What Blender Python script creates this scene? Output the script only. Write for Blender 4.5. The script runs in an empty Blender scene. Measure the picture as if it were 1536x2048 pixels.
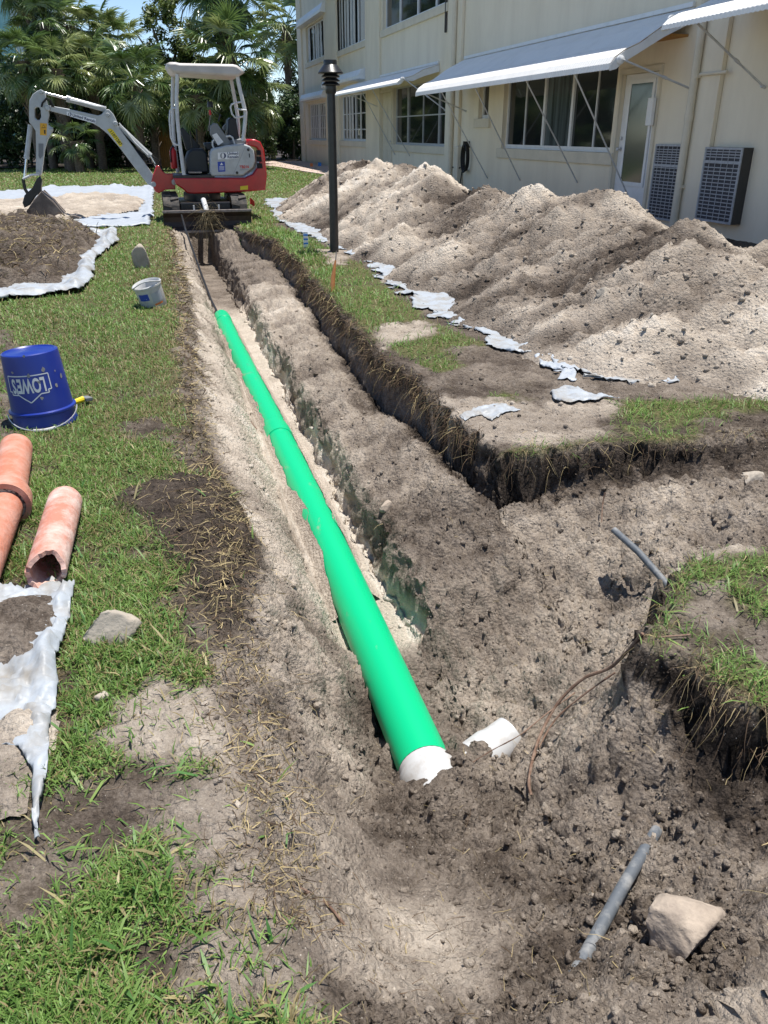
import bpy, bmesh, math, random
import numpy as np
from mathutils import Vector, Matrix, Euler

random.seed(7)
rng = np.random.default_rng(11)
scene = bpy.context.scene
col = scene.collection

# ---------------------------------------------------------------- camera, sky, sun, exposure
# world frame: x = across the trench (right), y = along the trench (away), z = up, metres
CAM_H = 1.3
PITCH = math.atan(758 / 1600)
YAW = math.radians(15.1)
cam_data = bpy.data.cameras.new('camera')
cam = bpy.data.objects.new('camera', cam_data)
col.objects.link(cam)
cam.location = (0, 0, CAM_H)
cam.rotation_euler = (math.pi / 2 - PITCH, 0, -YAW)
cam_data.sensor_fit = 'VERTICAL'
cam_data.sensor_height = 24
cam_data.lens = 24 * 1600 / 2048
cam_data.clip_start = 0.05
cam_data.clip_end = 2000
scene.camera = cam

SUN_EL = math.radians(79.5)
SUN_AZ = math.radians(12)            # from +x towards +y
sun_vec = Vector((math.cos(SUN_EL) * math.cos(SUN_AZ), math.cos(SUN_EL) * math.sin(SUN_AZ), math.sin(SUN_EL)))
world = bpy.data.worlds.new('World')
scene.world = world
world.use_nodes = True
wn = world.node_tree
bg = wn.nodes['Background']
sky = wn.nodes.new('ShaderNodeTexSky')
sky.sky_type = 'NISHITA'
sky.sun_disc = False
sky.sun_elevation = SUN_EL
sky.sun_rotation = math.atan2(sun_vec.x, sun_vec.y)
sky.air_density = 0.85
sky.dust_density = 0.0
sky.altitude = 1200
sky.ozone_density = 1.4
wn.links.new(sky.outputs[0], bg.inputs[0])
bg.inputs[1].default_value = 0.125
sd_ = bpy.data.lights.new('sun', 'SUN')
sd_.energy = 5.0
sd_.angle = math.radians(0.53)
sd_.color = (1.0, 0.96, 0.90)
sun = bpy.data.objects.new('sun', sd_)
col.objects.link(sun)
sun.rotation_euler = (-sun_vec).to_track_quat('-Z', 'Y').to_euler()
sun.location = (10, 0, 30)
vs = scene.view_settings
vs.view_transform = 'Standard'
vs.look = 'None'
vs.exposure = 0.46
vs.gamma = 1.0
vs.use_curve_mapping = False
scene.render.engine = 'CYCLES'
scene.cycles.max_bounces = 6
scene.cycles.transparent_max_bounces = 8
scene.cycles.use_denoising = True

# ---------------------------------------------------------------- layout helpers (surveyed positions)
FPX = 1600.0
SP, CP, SA, CA = math.sin(PITCH), math.cos(PITCH), math.sin(YAW), math.cos(YAW)

def ray(px, py):
    v = py - 1024
    fw = FPX * CP - v * SP
    rt = px - 768
    return (rt * CA + fw * SA, -rt * SA + fw * CA, -FPX * SP - v * CP)

def gp(px, py, z=0.0):
    d = ray(px, py)
    t = (z - CAM_H) / d[2]
    return (d[0] * t, d[1] * t)

def gp3(px, py, z=0.0):
    a = gp(px, py, z)
    return Vector((a[0], a[1], z))

def hx(px, py, x):
    d = ray(px, py)
    t = x / d[0]
    return (d[1] * t, CAM_H + d[2] * t)          # y, z

def hy(px, py, y):
    d = ray(px, py)
    t = y / d[1]
    return (d[0] * t, CAM_H + d[2] * t)          # x, z

def polyg(pts, z=0.0):
    return np.array([gp(p[0], p[1], z) for p in pts])

# ---------------------------------------------------------------- noise
def _hash(ix, iy, iz, seed):
    h = (ix.astype(np.int64) * 374761393 + iy.astype(np.int64) * 668265263 + iz.astype(np.int64) * 2147483647 + seed * 974634721) & 0xffffffff
    h = ((h ^ (h >> 13)) * 1274126177) & 0xffffffff
    h = ((h ^ (h >> 16)) * 2246822519) & 0xffffffff
    return ((h ^ (h >> 15)) & 0xffffff) / float(0xffffff)

def vn2(x, y, seed=0):
    ix = np.floor(x); iy = np.floor(y)
    fx = x - ix; fy = y - iy
    fx = fx * fx * fx * (fx * (fx * 6 - 15) + 10); fy = fy * fy * fy * (fy * (fy * 6 - 15) + 10)
    z0 = np.zeros_like(ix)
    a = _hash(ix, iy, z0, seed); b = _hash(ix + 1, iy, z0, seed)
    c = _hash(ix, iy + 1, z0, seed); d = _hash(ix + 1, iy + 1, z0, seed)
    return (a + (b - a) * fx) * (1 - fy) + (c + (d - c) * fx) * fy

def vn3(x, y, z, seed=0):
    ix = np.floor(x); iy = np.floor(y); iz = np.floor(z)
    fx = x - ix; fy = y - iy; fz = z - iz
    fx = fx * fx * (3 - 2 * fx); fy = fy * fy * (3 - 2 * fy); fz = fz * fz * (3 - 2 * fz)
    r = 0
    for k in (0, 1):
        a = _hash(ix, iy, iz + k, seed); b = _hash(ix + 1, iy, iz + k, seed)
        c = _hash(ix, iy + 1, iz + k, seed); d = _hash(ix + 1, iy + 1, iz + k, seed)
        v = (a + (b - a) * fx) * (1 - fy) + (c + (d - c) * fx) * fy
        r = r + v * (fz if k else 1 - fz)
    return r

def fbm(x, y, freq, octv=4, seed=0, gain=0.5):
    s = 0; a = 1; t = 0
    for k in range(octv):
        s = s + a * (vn2(x * freq + 17.3 * k, y * freq - 9.1 * k, seed + k) * 2 - 1)
        t += a; a *= gain; freq *= 2.03
    return s / t

def cell2(x, y, freq, seed=0):
    """distance to the nearest jittered cell point, 0..~1 (crumbly clods)"""
    X = x * freq; Y = y * freq
    ix = np.floor(X); iy = np.floor(Y)
    best = np.full_like(X, 9.0)
    z0 = np.zeros_like(ix)
    for dx in (-1, 0, 1):
        for dy in (-1, 0, 1):
            cx = ix + dx; cy = iy + dy
            px = cx + _hash(cx, cy, z0, seed); py = cy + _hash(cx, cy, z0, seed + 5)
            best = np.minimum(best, (px - X) ** 2 + (py - Y) ** 2)
    return np.sqrt(best)

def sstep(a, b, x):
    t = np.clip((x - a) / (b - a), 0, 1)
    return t * t * (3 - 2 * t)

def sdpoly(P, x, y):
    """signed distance to a polygon, positive inside"""
    d = np.full(x.shape, 1e9); inside = np.zeros(x.shape, bool)
    n = len(P)
    for i in range(n):
        ax, ay = P[i]; bx, by = P[(i + 1) % n]
        ex, ey = bx - ax, by - ay
        t = np.clip(((x - ax) * ex + (y - ay) * ey) / (ex * ex + ey * ey + 1e-12), 0, 1)
        d = np.minimum(d, (x - ax - t * ex) ** 2 + (y - ay - t * ey) ** 2)
        c = ((ay > y) != (by > y)) & (x < (bx - ax) * (y - ay) / (by - ay + 1e-12) + ax)
        inside ^= c
    d = np.sqrt(d)
    return np.where(inside, d, -d)

# ---------------------------------------------------------------- object helpers
ORG = {}

def link(o, parent=None):
    col.objects.link(o)
    if parent is not None:
        o.parent = parent
    return o

def tag(o, label=None, cat=None, group=None, kind=None):
    if label: o['label'] = label
    if cat: o['category'] = cat
    if group: o['group'] = group
    if kind: o['kind'] = kind
    return o

def thing(name, label, cat, loc, group=None):
    o = bpy.data.objects.new(name, None)
    o.empty_display_size = 0.1
    o.location = loc
    link(o)
    ORG[o] = Vector(loc)
    return tag(o, label, cat, group)

def mesh_np(name, verts, facesets, mats=(), smooth=False, attrs=None, colattr=None):
    """verts (N,3); facesets: list of int arrays (M,k)"""
    me = bpy.data.meshes.new(name)
    verts = np.ascontiguousarray(verts, dtype=np.float32)
    me.vertices.add(len(verts)); me.vertices.foreach_set('co', verts.ravel())
    li = np.concatenate([f.ravel() for f in facesets]).astype(np.int32)
    tot = np.concatenate([np.full(len(f), f.shape[1], np.int32) for f in facesets])
    start = np.concatenate([[0], np.cumsum(tot)[:-1]]).astype(np.int32)
    me.loops.add(len(li)); me.loops.foreach_set('vertex_index', li)
    me.polygons.add(len(tot)); me.polygons.foreach_set('loop_start', start)
    me.polygons.foreach_set('loop_total', tot)
    if smooth:
        me.polygons.foreach_set('use_smooth', np.ones(len(tot), bool))
    for k, a in (attrs or {}).items():
        at = me.attributes.new(k, 'FLOAT', 'POINT'); at.data.foreach_set('value', np.ascontiguousarray(a, dtype=np.float32))
    if colattr is not None:
        at = me.attributes.new('tint', 'FLOAT_COLOR', 'POINT')
        c = np.ones((len(verts), 4), np.float32); c[:, :3] = colattr
        at.data.foreach_set('color', c.ravel())
    for m in mats: me.materials.append(m)
    me.update(); me.validate()
    return me

def obj(name, me, parent=None):
    o = bpy.data.objects.new(name, me)
    link(o, parent)
    if parent is not None:
        ORG[o] = ORG[parent]
    return o

class MB:
    """collects simple solids in world coordinates and links them as one mesh"""
    def __init__(s):
        s.v = []; s.f = []
    def add(s, vs, fs):
        b = len(s.v); s.v += [tuple(v) for v in vs]; s.f += [tuple(b + i for i in f) for f in fs]
        return s
    def box(s, a, b, m=None):
        x0, y0, z0 = a; x1, y1, z1 = b
        vs = [Vector(p) for p in ((x0, y0, z0), (x1, y0, z0), (x1, y1, z0), (x0, y1, z0), (x0, y0, z1), (x1, y0, z1), (x1, y1, z1), (x0, y1, z1))]
        if m is not None: vs = [m @ v for v in vs]
        return s.add(vs, [(0, 3, 2, 1), (4, 5, 6, 7), (0, 1, 5, 4), (1, 2, 6, 5), (2, 3, 7, 6), (3, 0, 4, 7)])
    def cbox(s, c, size, rot=None):
        h = [k / 2 for k in size]
        m = Matrix.Translation(c) @ (rot.to_4x4() if rot is not None else Matrix.Identity(4))
        return s.box([-k for k in h], h, m)
    def tube(s, pts, r, n=8, cap=True, r2=None):
        pts = [Vector(p) for p in pts]
        rs = r if isinstance(r, (list, tuple)) else [r] * len(pts)
        b = len(s.v); up = None
        for i, p in enumerate(pts):
            d = (pts[min(i + 1, len(pts) - 1)] - pts[max(i - 1, 0)])
            if d.length < 1e-9: d = Vector((0, 0, 1))
            d.normalize()
            if up is None:
                up = Vector((0, 0, 1)) if abs(d.z) < 0.9 else Vector((1, 0, 0))
            a = d.cross(up)
            if a.length < 1e-6: a = d.orthogonal()
            a.normalize(); c = a.cross(d); up = c
            for k in range(n):
                t = 2 * math.pi * k / n
                s.v.append(tuple(p + (a * math.cos(t) + c * math.sin(t)) * rs[i]))
        for i in range(len(pts) - 1):
            for k in range(n):
                s.f.append((b + i * n + k, b + i * n + (k + 1) % n, b + (i + 1) * n + (k + 1) % n, b + (i + 1) * n + k))
        if cap:
            s.f.append(tuple(b + k for k in range(n))[::-1])
            e = b + (len(pts) - 1) * n
            s.f.append(tuple(e + k for k in range(n)))
        return s
    def lathe(s, prof, n=24, m=None, close=False):
        b = len(s.v)
        for (r, z) in prof:
            for k in range(n):
                t = 2 * math.pi * k / n
                p = Vector((r * math.cos(t), r * math.sin(t), z))
                s.v.append(tuple(m @ p if m is not None else p))
        L = len(prof)
        for i in range(L - 1 + (1 if close else 0)):
            j = (i + 1) % L
            for k in range(n):
                s.f.append((b + i * n + k, b + i * n + (k + 1) % n, b + j * n + (k + 1) % n, b + j * n + k))
        return s
    def build(s, name, mat, parent=None, smooth=False, bevel=0, seg=2, label=None):
        me = bpy.data.meshes.new(name)
        o0 = ORG[parent] if parent is not None else Vector((0, 0, 0))
        me.from_pydata([(v[0] - o0[0], v[1] - o0[1], v[2] - o0[2]) for v in s.v], [], s.f)
        me.materials.append(mat)
        bm = bmesh.new(); bm.from_mesh(me); bmesh.ops.recalc_face_normals(bm, faces=bm.faces); bm.to_mesh(me); bm.free()
        if smooth:
            for p in me.polygons: p.use_smooth = True
        o = obj(name, me, parent)
        if bevel:
            md = o.modifiers.new('bevel', 'BEVEL'); md.width = bevel; md.segments = seg; md.limit_method = 'ANGLE'; md.angle_limit = math.radians(35)
            md.harden_normals = False
        if smooth:
            try:
                me.set_sharp_from_angle(angle=math.radians(42))
            except Exception:
                pass
        if label: o['label'] = label
        return o

def frame(c, zdir, xdir=None):
    z = Vector(zdir).normalized()
    x = Vector(xdir) if xdir is not None else z.orthogonal()
    y = z.cross(x).normalized(); x = y.cross(z)
    m = Matrix((x, y, z)).transposed().to_4x4()
    return Matrix.Translation(c) @ m

def curve_mesh(cu):
    o = bpy.data.objects.new('tmp', cu); col.objects.link(o)
    dg = bpy.context.evaluated_depsgraph_get()
    me = bpy.data.meshes.new_from_object(o.evaluated_get(dg))
    col.objects.unlink(o); bpy.data.objects.remove(o)
    return me

def plate(name, loops, y_mid, half, mat, parent, bevel=0.006, label=None, smooth_loops=False):
    """flat plate with holes: outlines in (x, z), thickness along y"""
    cu = bpy.data.curves.new(name, 'CURVE'); cu.dimensions = '2D'; cu.fill_mode = 'BOTH'
    cu.extrude = max(half - bevel, 0.0005); cu.bevel_depth = bevel; cu.bevel_resolution = 1; cu.offset = -bevel
    for lp in loops:
        sp = cu.splines.new('POLY'); sp.points.add(len(lp) - 1); sp.use_cyclic_u = True
        for i, p in enumerate(lp): sp.points[i].co = (p[0], p[1], 0, 1)
    me = curve_mesh(cu)
    o0 = ORG[parent] if parent is not None else Vector((0, 0, 0))
    for v in me.vertices:
        x, y, z = v.co
        v.co = (x - o0[0], y_mid - z - o0[1], y - o0[2])
    me.name = name; me.materials.clear(); me.materials.append(mat)
    o = obj(name, me, parent)
    if label: o['label'] = label
    return o

def text_mesh(s, size=1.0, extrude=0.0, bold=0.0, align='CENTER', spacing=1.0, shear=0.0):
    cu = bpy.data.curves.new('txt', 'FONT'); cu.body = s; cu.size = size; cu.extrude = extrude
    cu.offset = bold; cu.align_x = align; cu.align_y = 'CENTER'; cu.space_character = spacing; cu.shear = shear
    cu.resolution_u = 3
    return curve_mesh(cu)

def put_mesh(name, me, mapf, mat, parent, label=None):
    o0 = ORG[parent] if parent is not None else Vector((0, 0, 0))
    for v in me.vertices:
        v.co = Vector(mapf(v.co)) - o0
    me.name = name; me.materials.clear(); me.materials.append(mat)
    o = obj(name, me, parent)
    if label: o['label'] = label
    return o

# ---------------------------------------------------------------- materials
def nodes_of(m):
    m.use_nodes = True
    nt = m.node_tree
    return nt, nt.nodes['Principled BSDF']

def mat(name, c, rough=0.6, metal=0.0, c2=None, nscale=8.0, ramp=(0.4, 0.65), bump=0.0, bscale=60.0, spec=0.5, detail=6.0, coat=0.0, space='Object', stretch=None):
    m = bpy.data.materials.new(name)
    nt, b = nodes_of(m)
    b.inputs['Roughness'].default_value = rough
    b.inputs['Metallic'].default_value = metal
    b.inputs['Specular IOR Level'].default_value = spec
    if coat: b.inputs['Coat Weight'].default_value = coat; b.inputs['Coat Roughness'].default_value = 0.1
    if space == 'World':
        tc = nt.nodes.new('ShaderNodeNewGeometry').outputs['Position']
    else:
        tc = nt.nodes.new('ShaderNodeTexCoord').outputs['Object']
    if stretch:
        mp = nt.nodes.new('ShaderNodeMapping'); mp.inputs['Scale'].default_value = stretch
        nt.links.new(tc, mp.inputs['Vector']); tc = mp.outputs[0]
    if c2 is None:
        c2 = tuple(k * 0.82 for k in c)
    n = nt.nodes.new('ShaderNodeTexNoise'); n.inputs['Scale'].default_value = nscale; n.inputs['Detail'].default_value = detail
    n.inputs['Roughness'].default_value = 0.65
    nt.links.new(tc, n.inputs['Vector'])
    r = nt.nodes.new('ShaderNodeValToRGB')
    r.color_ramp.elements[0].position = ramp[0]; r.color_ramp.elements[1].position = ramp[1]
    r.color_ramp.elements[0].color = (*c, 1); r.color_ramp.elements[1].color = (*c2, 1)
    nt.links.new(n.outputs[0], r.inputs[0]); nt.links.new(r.outputs[0], b.inputs['Base Color'])
    if bump:
        n2 = nt.nodes.new('ShaderNodeTexNoise'); n2.inputs['Scale'].default_value = bscale; n2.inputs['Detail'].default_value = 5
        nt.links.new(tc, n2.inputs['Vector'])
        bp = nt.nodes.new('ShaderNodeBump'); bp.inputs['Strength'].default_value = min(bump, 1.0); bp.inputs['Distance'].default_value = 0.01
        nt.links.new(n2.outputs[0], bp.inputs['Height']); nt.links.new(bp.outputs[0], b.inputs['Normal'])
    return m

def soil_material(name, fine=1.0):
    m = bpy.data.materials.new(name)
    nt, b = nodes_of(m)
    N = nt.nodes.new; Lk = nt.links.new
    pos = N('ShaderNodeNewGeometry').outputs['Position']
    at = N('ShaderNodeAttribute'); at.attribute_name = 'tone'
    vg = N('ShaderNodeAttribute'); vg.attribute_name = 'veg'
    gr = N('ShaderNodeAttribute'); gr.attribute_name = 'green'
    def noise(scale, detail=5, rough=0.6):
        n = N('ShaderNodeTexNoise'); n.inputs['Scale'].default_value = scale; n.inputs['Detail'].default_value = detail
        n.inputs['Roughness'].default_value = rough; Lk(pos, n.inputs['Vector']); return n.outputs[0]
    def math_(op, a, c, d=None):
        n = N('ShaderNodeMath'); n.operation = op
        for i, k in enumerate((a, c, d)):
            if k is None: continue
            if isinstance(k, (int, float)): n.inputs[i].default_value = k
            else: Lk(k, n.inputs[i])
        return n.outputs[0]
    n1 = noise(7, 3, 0.65); n2 = noise(45, 3, 0.7); n3 = noise(190, 1, 0.6)
    t = math_('MULTIPLY_ADD', n1, 0.36, -0.18)
    t = math_('ADD', at.outputs['Fac'], t)
    t = math_('MULTIPLY_ADD', n2, 0.42, t); t = math_('ADD', t, -0.21)
    t = math_('MULTIPLY_ADD', n3, 0.24, t); t = math_('ADD', t, -0.12)
    ramp = N('ShaderNodeValToRGB'); Lk(t, ramp.inputs[0])
    cr = ramp.color_ramp
    stops = [(0.0, (.026, .020, .016)), (.22, (.10, .078, .061)), (.45, (.262, .217, .175)), (.65, (.422, .358, .290)), (.83, (.585, .505, .412)), (1.0, (.70, .63, .54))]
    cr.elements[0].position = 0; cr.elements[0].color = (*stops[0][1], 1)
    cr.elements[1].position = 1; cr.elements[1].color = (*stops[-1][1], 1)
    for p, c in stops[1:-1]:
        e = cr.elements.new(p); e.color = (*c, 1)
    # shell specks
    vo = N('ShaderNodeTexVoronoi'); vo.inputs['Scale'].default_value = 95; Lk(pos, vo.inputs['Vector'])
    sp = math_('LESS_THAN', vo.outputs['Distance'], 0.14)
    sep = N('ShaderNodeSeparateColor'); Lk(vo.outputs['Color'], sep.inputs[0])
    sp = math_('MULTIPLY', sp, math_('GREATER_THAN', sep.outputs[0], 0.86))
    mx = N('ShaderNodeMix'); mx.data_type = 'RGBA'; Lk(math_('MULTIPLY', sp, 0.7), mx.inputs[0]); Lk(ramp.outputs[0], mx.inputs[6]); mx.inputs[7].default_value = (.62, .57, .5, 1)
    # dry thatch / low green under the grass
    rv = N('ShaderNodeValToRGB'); rv.color_ramp.elements[0].color = (.055, .075, .020, 1); rv.color_ramp.elements[1].color = (.20, .17, .085, 1)
    rv.color_ramp.elements[0].position = .35; rv.color_ramp.elements[1].position = .68
    Lk(n2, rv.inputs[0])
    mv = N('ShaderNodeMix'); mv.data_type = 'RGBA'; Lk(vg.outputs['Fac'], mv.inputs[0]); Lk(mx.outputs[2], mv.inputs[6]); Lk(rv.outputs[0], mv.inputs[7])
    # greenish bounce light from the pipe, painted into the cut wall colour
    mg = N('ShaderNodeMix'); mg.data_type = 'RGBA'; Lk(gr.outputs['Fac'], mg.inputs[0]); Lk(mv.outputs[2], mg.inputs[6]); mg.inputs[7].default_value = (.27, .265, .20, 1)
    Lk(mg.outputs[2], b.inputs['Base Color'])
    b.inputs['Roughness'].default_value = 0.95; b.inputs['Specular IOR Level'].default_value = 0.15
    # relief
    v2 = N('ShaderNodeTexVoronoi'); v2.inputs['Scale'].default_value = 70 * fine; Lk(pos, v2.inputs['Vector'])
    h = math_('MULTIPLY', v2.outputs['Distance'], -0.5)
    h = math_('MULTIPLY_ADD', noise(38 * fine, 5, 0.78), 1.2, h)
    bp = N('ShaderNodeBump'); bp.inputs['Strength'].default_value = 0.95; bp.inputs['Distance'].default_value = 0.022 / fine
    Lk(h, bp.inputs['Height']); Lk(bp.outputs[0], b.inputs['Normal'])
    return m

def tint_material(name, rough=0.6, transl=0.25, spec=0.3):
    m = bpy.data.materials.new(name)
    nt, b = nodes_of(m)
    at = nt.nodes.new('ShaderNodeAttribute'); at.attribute_name = 'tint'
    nt.links.new(at.outputs['Color'], b.inputs['Base Color'])
    b.inputs['Roughness'].default_value = rough; b.inputs['Specular IOR Level'].default_value = spec
    if transl:
        tr = nt.nodes.new('ShaderNodeBsdfTranslucent'); nt.links.new(at.outputs['Color'], tr.inputs[0])
        mx = nt.nodes.new('ShaderNodeMixShader'); mx.inputs[0].default_value = transl
        out = nt.nodes['Material Output']
        nt.links.new(b.outputs[0], mx.inputs[1]); nt.links.new(tr.outputs[0], mx.inputs[2]); nt.links.new(mx.outputs[0], out.inputs[0])
    return m

def leaf_material(name, c1, c2, rough=0.45, transl=0.2, spec=0.5):
    m = bpy.data.materials.new(name)
    nt, b = nodes_of(m)
    oi = nt.nodes.new('ShaderNodeObjectInfo')
    pos = nt.nodes.new('ShaderNodeNewGeometry').outputs['Position']
    n = nt.nodes.new('ShaderNodeTexNoise'); n.inputs['Scale'].default_value = 3.0; n.inputs['Detail'].default_value = 3
    nt.links.new(pos, n.inputs['Vector'])
    ad = nt.nodes.new('ShaderNodeMath'); ad.operation = 'MULTIPLY_ADD'; ad.inputs[1].default_value = 0.55
    nt.links.new(oi.outputs['Random'], ad.inputs[0])
    m2 = nt.nodes.new('ShaderNodeMath'); m2.operation = 'MULTIPLY_ADD'; m2.inputs[1].default_value = 1.4; m2.inputs[2].default_value = -0.5
    nt.links.new(n.outputs[0], m2.inputs[0]); nt.links.new(m2.outputs[0], ad.inputs[2])
    r = nt.nodes.new('ShaderNodeValToRGB'); r.color_ramp.elements[0].color = (*c1, 1); r.color_ramp.elements[1].color = (*c2, 1)
    nt.links.new(ad.outputs[0], r.inputs[0]); nt.links.new(r.outputs[0], b.inputs['Base Color'])
    b.inputs['Roughness'].default_value = rough; b.inputs['Specular IOR Level'].default_value = spec
    tr = nt.nodes.new('ShaderNodeBsdfTranslucent'); nt.links.new(r.outputs[0], tr.inputs[0])
    mx = nt.nodes.new('ShaderNodeMixShader'); mx.inputs[0].default_value = transl
    out = nt.nodes['Material Output']
    nt.links.new(b.outputs[0], mx.inputs[1]); nt.links.new(tr.outputs[0], mx.inputs[2]); nt.links.new(mx.outputs[0], out.inputs[0])
    return m

def glass_material(name, c=(.012, .016, .018), rough=0.06):
    m = bpy.data.materials.new(name)
    nt, b = nodes_of(m)
    b.inputs['Base Color'].default_value = (*c, 1); b.inputs['Roughness'].default_value = rough
    b.inputs['Specular IOR Level'].default_value = 0.8
    tc = nt.nodes.new('ShaderNodeNewGeometry').outputs['Position']
    n = nt.nodes.new('ShaderNodeTexNoise'); n.inputs['Scale'].default_value = 2.0
    nt.links.new(tc, n.inputs['Vector'])
    bp = nt.nodes.new('ShaderNodeBump'); bp.inputs['Strength'].default_value = 0.05; bp.inputs['Distance'].default_value = 0.02
    nt.links.new(n.outputs[0], bp.inputs['Height']); nt.links.new(bp.outputs[0], b.inputs['Normal'])
    return m

M = {}
M['soil'] = soil_material('soil')
M['pile'] = soil_material('pile_soil', 0.8)
M['grass'] = tint_material('grass_blades', 0.5, 0.3, 0.4)
M['straw'] = tint_material('straw_roots', 0.9, 0.0, 0.1)
M['stucco'] = mat('stucco', (.80, .725, .575), .9, c2=(.70, .625, .49), nscale=1.6, ramp=(.40, .72), bump=.35, bscale=90, space='World', stretch=(1, 1, .3), detail=8)
M['trim'] = mat('painted_trim', (.68, .62, .50), .8, c2=(.60, .55, .44), nscale=3, bump=.2, bscale=60, space='World')
M['white'] = mat('white_metal', (.78, .79, .80), .4, c2=(.70, .71, .71), nscale=5, space='World')
M['awning'] = mat('awning_metal', (.85, .83, .79), .45, c2=(.77, .75, .71), nscale=2.5, ramp=(.45, .75), space='World')
M['alu'] = mat('aluminium', (.58, .59, .60), .45, metal=.3, nscale=10)
M['glass'] = glass_material('window_glass')
M['glass2'] = glass_material('door_glass', (.035, .055, .045), .12)
M['curtain'] = mat('curtain', (.30, .33, .34), .9, c2=(.16, .18, .19), nscale=14, stretch=(1, 1, .05), space='World')
M['curtainglass'] = mat('curtain_behind_glass', (.10, .125, .13), .12, c2=(.022, .028, .03), nscale=9, stretch=(1, 1, .04), space='World')
M['blind'] = mat('blind_slat', (.62, .62, .60), .7)
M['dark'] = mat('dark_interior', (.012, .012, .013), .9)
M['acgrille'] = mat('grille_metal', (.42, .44, .47), .55, c2=(.30, .31, .33), nscale=20)
M['acdark'] = mat('ac_core', (.035, .037, .045), .7, c2=(.06, .06, .07), nscale=60)
M['acside'] = mat('ac_casing', (.055, .05, .045), .7)
M['black'] = mat('black_paint', (.012, .012, .013), .35, c2=(.02, .02, .02), nscale=20, bump=.1, bscale=80)
M['rubber'] = mat('track_rubber', (.035, .034, .033), .85, c2=(.10, .085, .07), nscale=14, bump=.3, bscale=50)
M['red'] = mat('red_paint', (.47, .012, .014), .3, c2=(.36, .010, .012), nscale=6, coat=.4)
M['greyp'] = mat('grey_paint', (.43, .45, .455), .38, c2=(.36, .37, .37), nscale=7, coat=.3)
M['cream'] = mat('canopy_plastic', (.56, .52, .485), .5, c2=(.47, .44, .41), nscale=5)
M['tubegrey'] = mat('rail_paint', (.60, .61, .61), .4, c2=(.50, .51, .51), nscale=9)
M['chrome'] = mat('chrome_rod', (.75, .75, .76), .15, metal=1.0, nscale=5)
M['steelmud'] = mat('muddy_steel', (.085, .066, .054), .6, c2=(.19, .155, .125), nscale=5, ramp=(.42, .7), bump=.4, bscale=40)
M['bladeface'] = mat('blade_steel', (.024, .014, .011), .55, c2=(.075, .045, .032), nscale=6, ramp=(.5, .8), bump=.2, bscale=40)
M['wornsteel'] = mat('worn_steel', (.30, .27, .25), .5, metal=.4, c2=(.16, .12, .10), nscale=14)
M['seat'] = mat('seat_vinyl', (.014, .017, .02), .5)
M['plasticgrey'] = mat('console_plastic', (.20, .21, .215), .6)
M['sticker_white'] = mat('sticker_white', (.82, .82, .82), .4)
M['sticker_yellow'] = mat('sticker_yellow', (.80, .62, .02), .5)
M['sticker_orange'] = mat('sticker_orange', (.80, .40, .02), .5)
M['sticker_blue'] = mat('sticker_blue', (.02, .06, .38), .4)
M['navy'] = mat('navy_print', (.01, .02, .09), .4)
M['greyprint'] = mat('grey_print', (.30, .31, .33), .4)
M['redprint'] = mat('red_print', (.55, .02, .02), .4)
M['blackprint'] = mat('black_print', (.015, .015, .015), .5)
M['bluepail'] = mat('blue_plastic', (.005, .024, .23), .36, c2=(.014, .034, .25), nscale=4, spec=.5)
M['pailmud'] = mat('dried_mud', (.20, .20, .22), .9, c2=(.36, .33, .30), nscale=20)
M['print_white'] = mat('white_print', (.66, .67, .70), .5)
M['wire'] = mat('galvanised_wire', (.55, .55, .56), .4, metal=.6)
M['clay'] = mat('fired_clay', (.47, .17, .10), .8, c2=(.56, .33, .26), nscale=9, ramp=(.42, .72), bump=.35, bscale=70)
M['clay2'] = mat('fired_clay_dusty', (.46, .19, .13), .85, c2=(.62, .46, .40), nscale=11, ramp=(.40, .66), bump=.4, bscale=60)
M['mortar'] = mat('old_mortar', (.34, .31, .26), .95, c2=(.05, .04, .035), nscale=60, ramp=(.45, .55), bump=.6)
M['greenpipe'] = mat('green_pvc', (.0, .46, .19), .36, c2=(.30, .31, .20), nscale=6.5, ramp=(.63, .74), spec=.4, detail=9, stretch=(1.6, .7, 1.6))
M['whitepvc'] = mat('white_pvc', (.52, .52, .51), .4, c2=(.40, .37, .33), nscale=16, ramp=(.5, .75))
M['conduit'] = mat('grey_conduit', (.10, .112, .125), .6, c2=(.30, .295, .28), nscale=22, ramp=(.45, .75), bump=.15)
M['sheet'] = mat('white_polythene', (.40, .43, .465), .45, c2=(.33, .36, .395), nscale=4, ramp=(.4, .8), spec=.5, space='World')
M['sheetmud'] = mat('dusty_polythene', (.355, .385, .415), .5, c2=(.27, .25, .22), nscale=7, ramp=(.45, .68), spec=.4, space='World')
M['rock'] = mat('limestone', (.44, .36, .28), .95, c2=(.20, .16, .13), nscale=11, ramp=(.38, .7), bump=.8, bscale=35)
M['palerock'] = mat('pale_stone', (.42, .365, .295), .95, c2=(.26, .225, .185), nscale=9, ramp=(.4, .75), bump=.6, bscale=40)
M['root'] = mat('root_bark', (.15, .085, .055), .9, c2=(.26, .18, .13), nscale=40, bump=.3)
M['bark'] = mat('palm_bark', (.11, .085, .065), .95, c2=(.22, .17, .125), nscale=12, ramp=(.4, .7), bump=.8, bscale=18, stretch=(1, 1, 2.5))
M['branch'] = mat('tree_bark', (.13, .11, .09), .95, c2=(.08, .065, .05), nscale=10, bump=.6, bscale=20)
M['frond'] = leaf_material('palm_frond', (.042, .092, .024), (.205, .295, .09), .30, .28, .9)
M['frondlit'] = leaf_material('sunlit_palm_frond', (.14, .20, .06), (.44, .48, .20), .30, .30, .9)  # lit copy of the frond material, sunlight put into its colour
M['hedge'] = leaf_material('hedge_leaf', (.018, .042, .013), (.062, .105, .03), .4, .18, .4)
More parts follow.
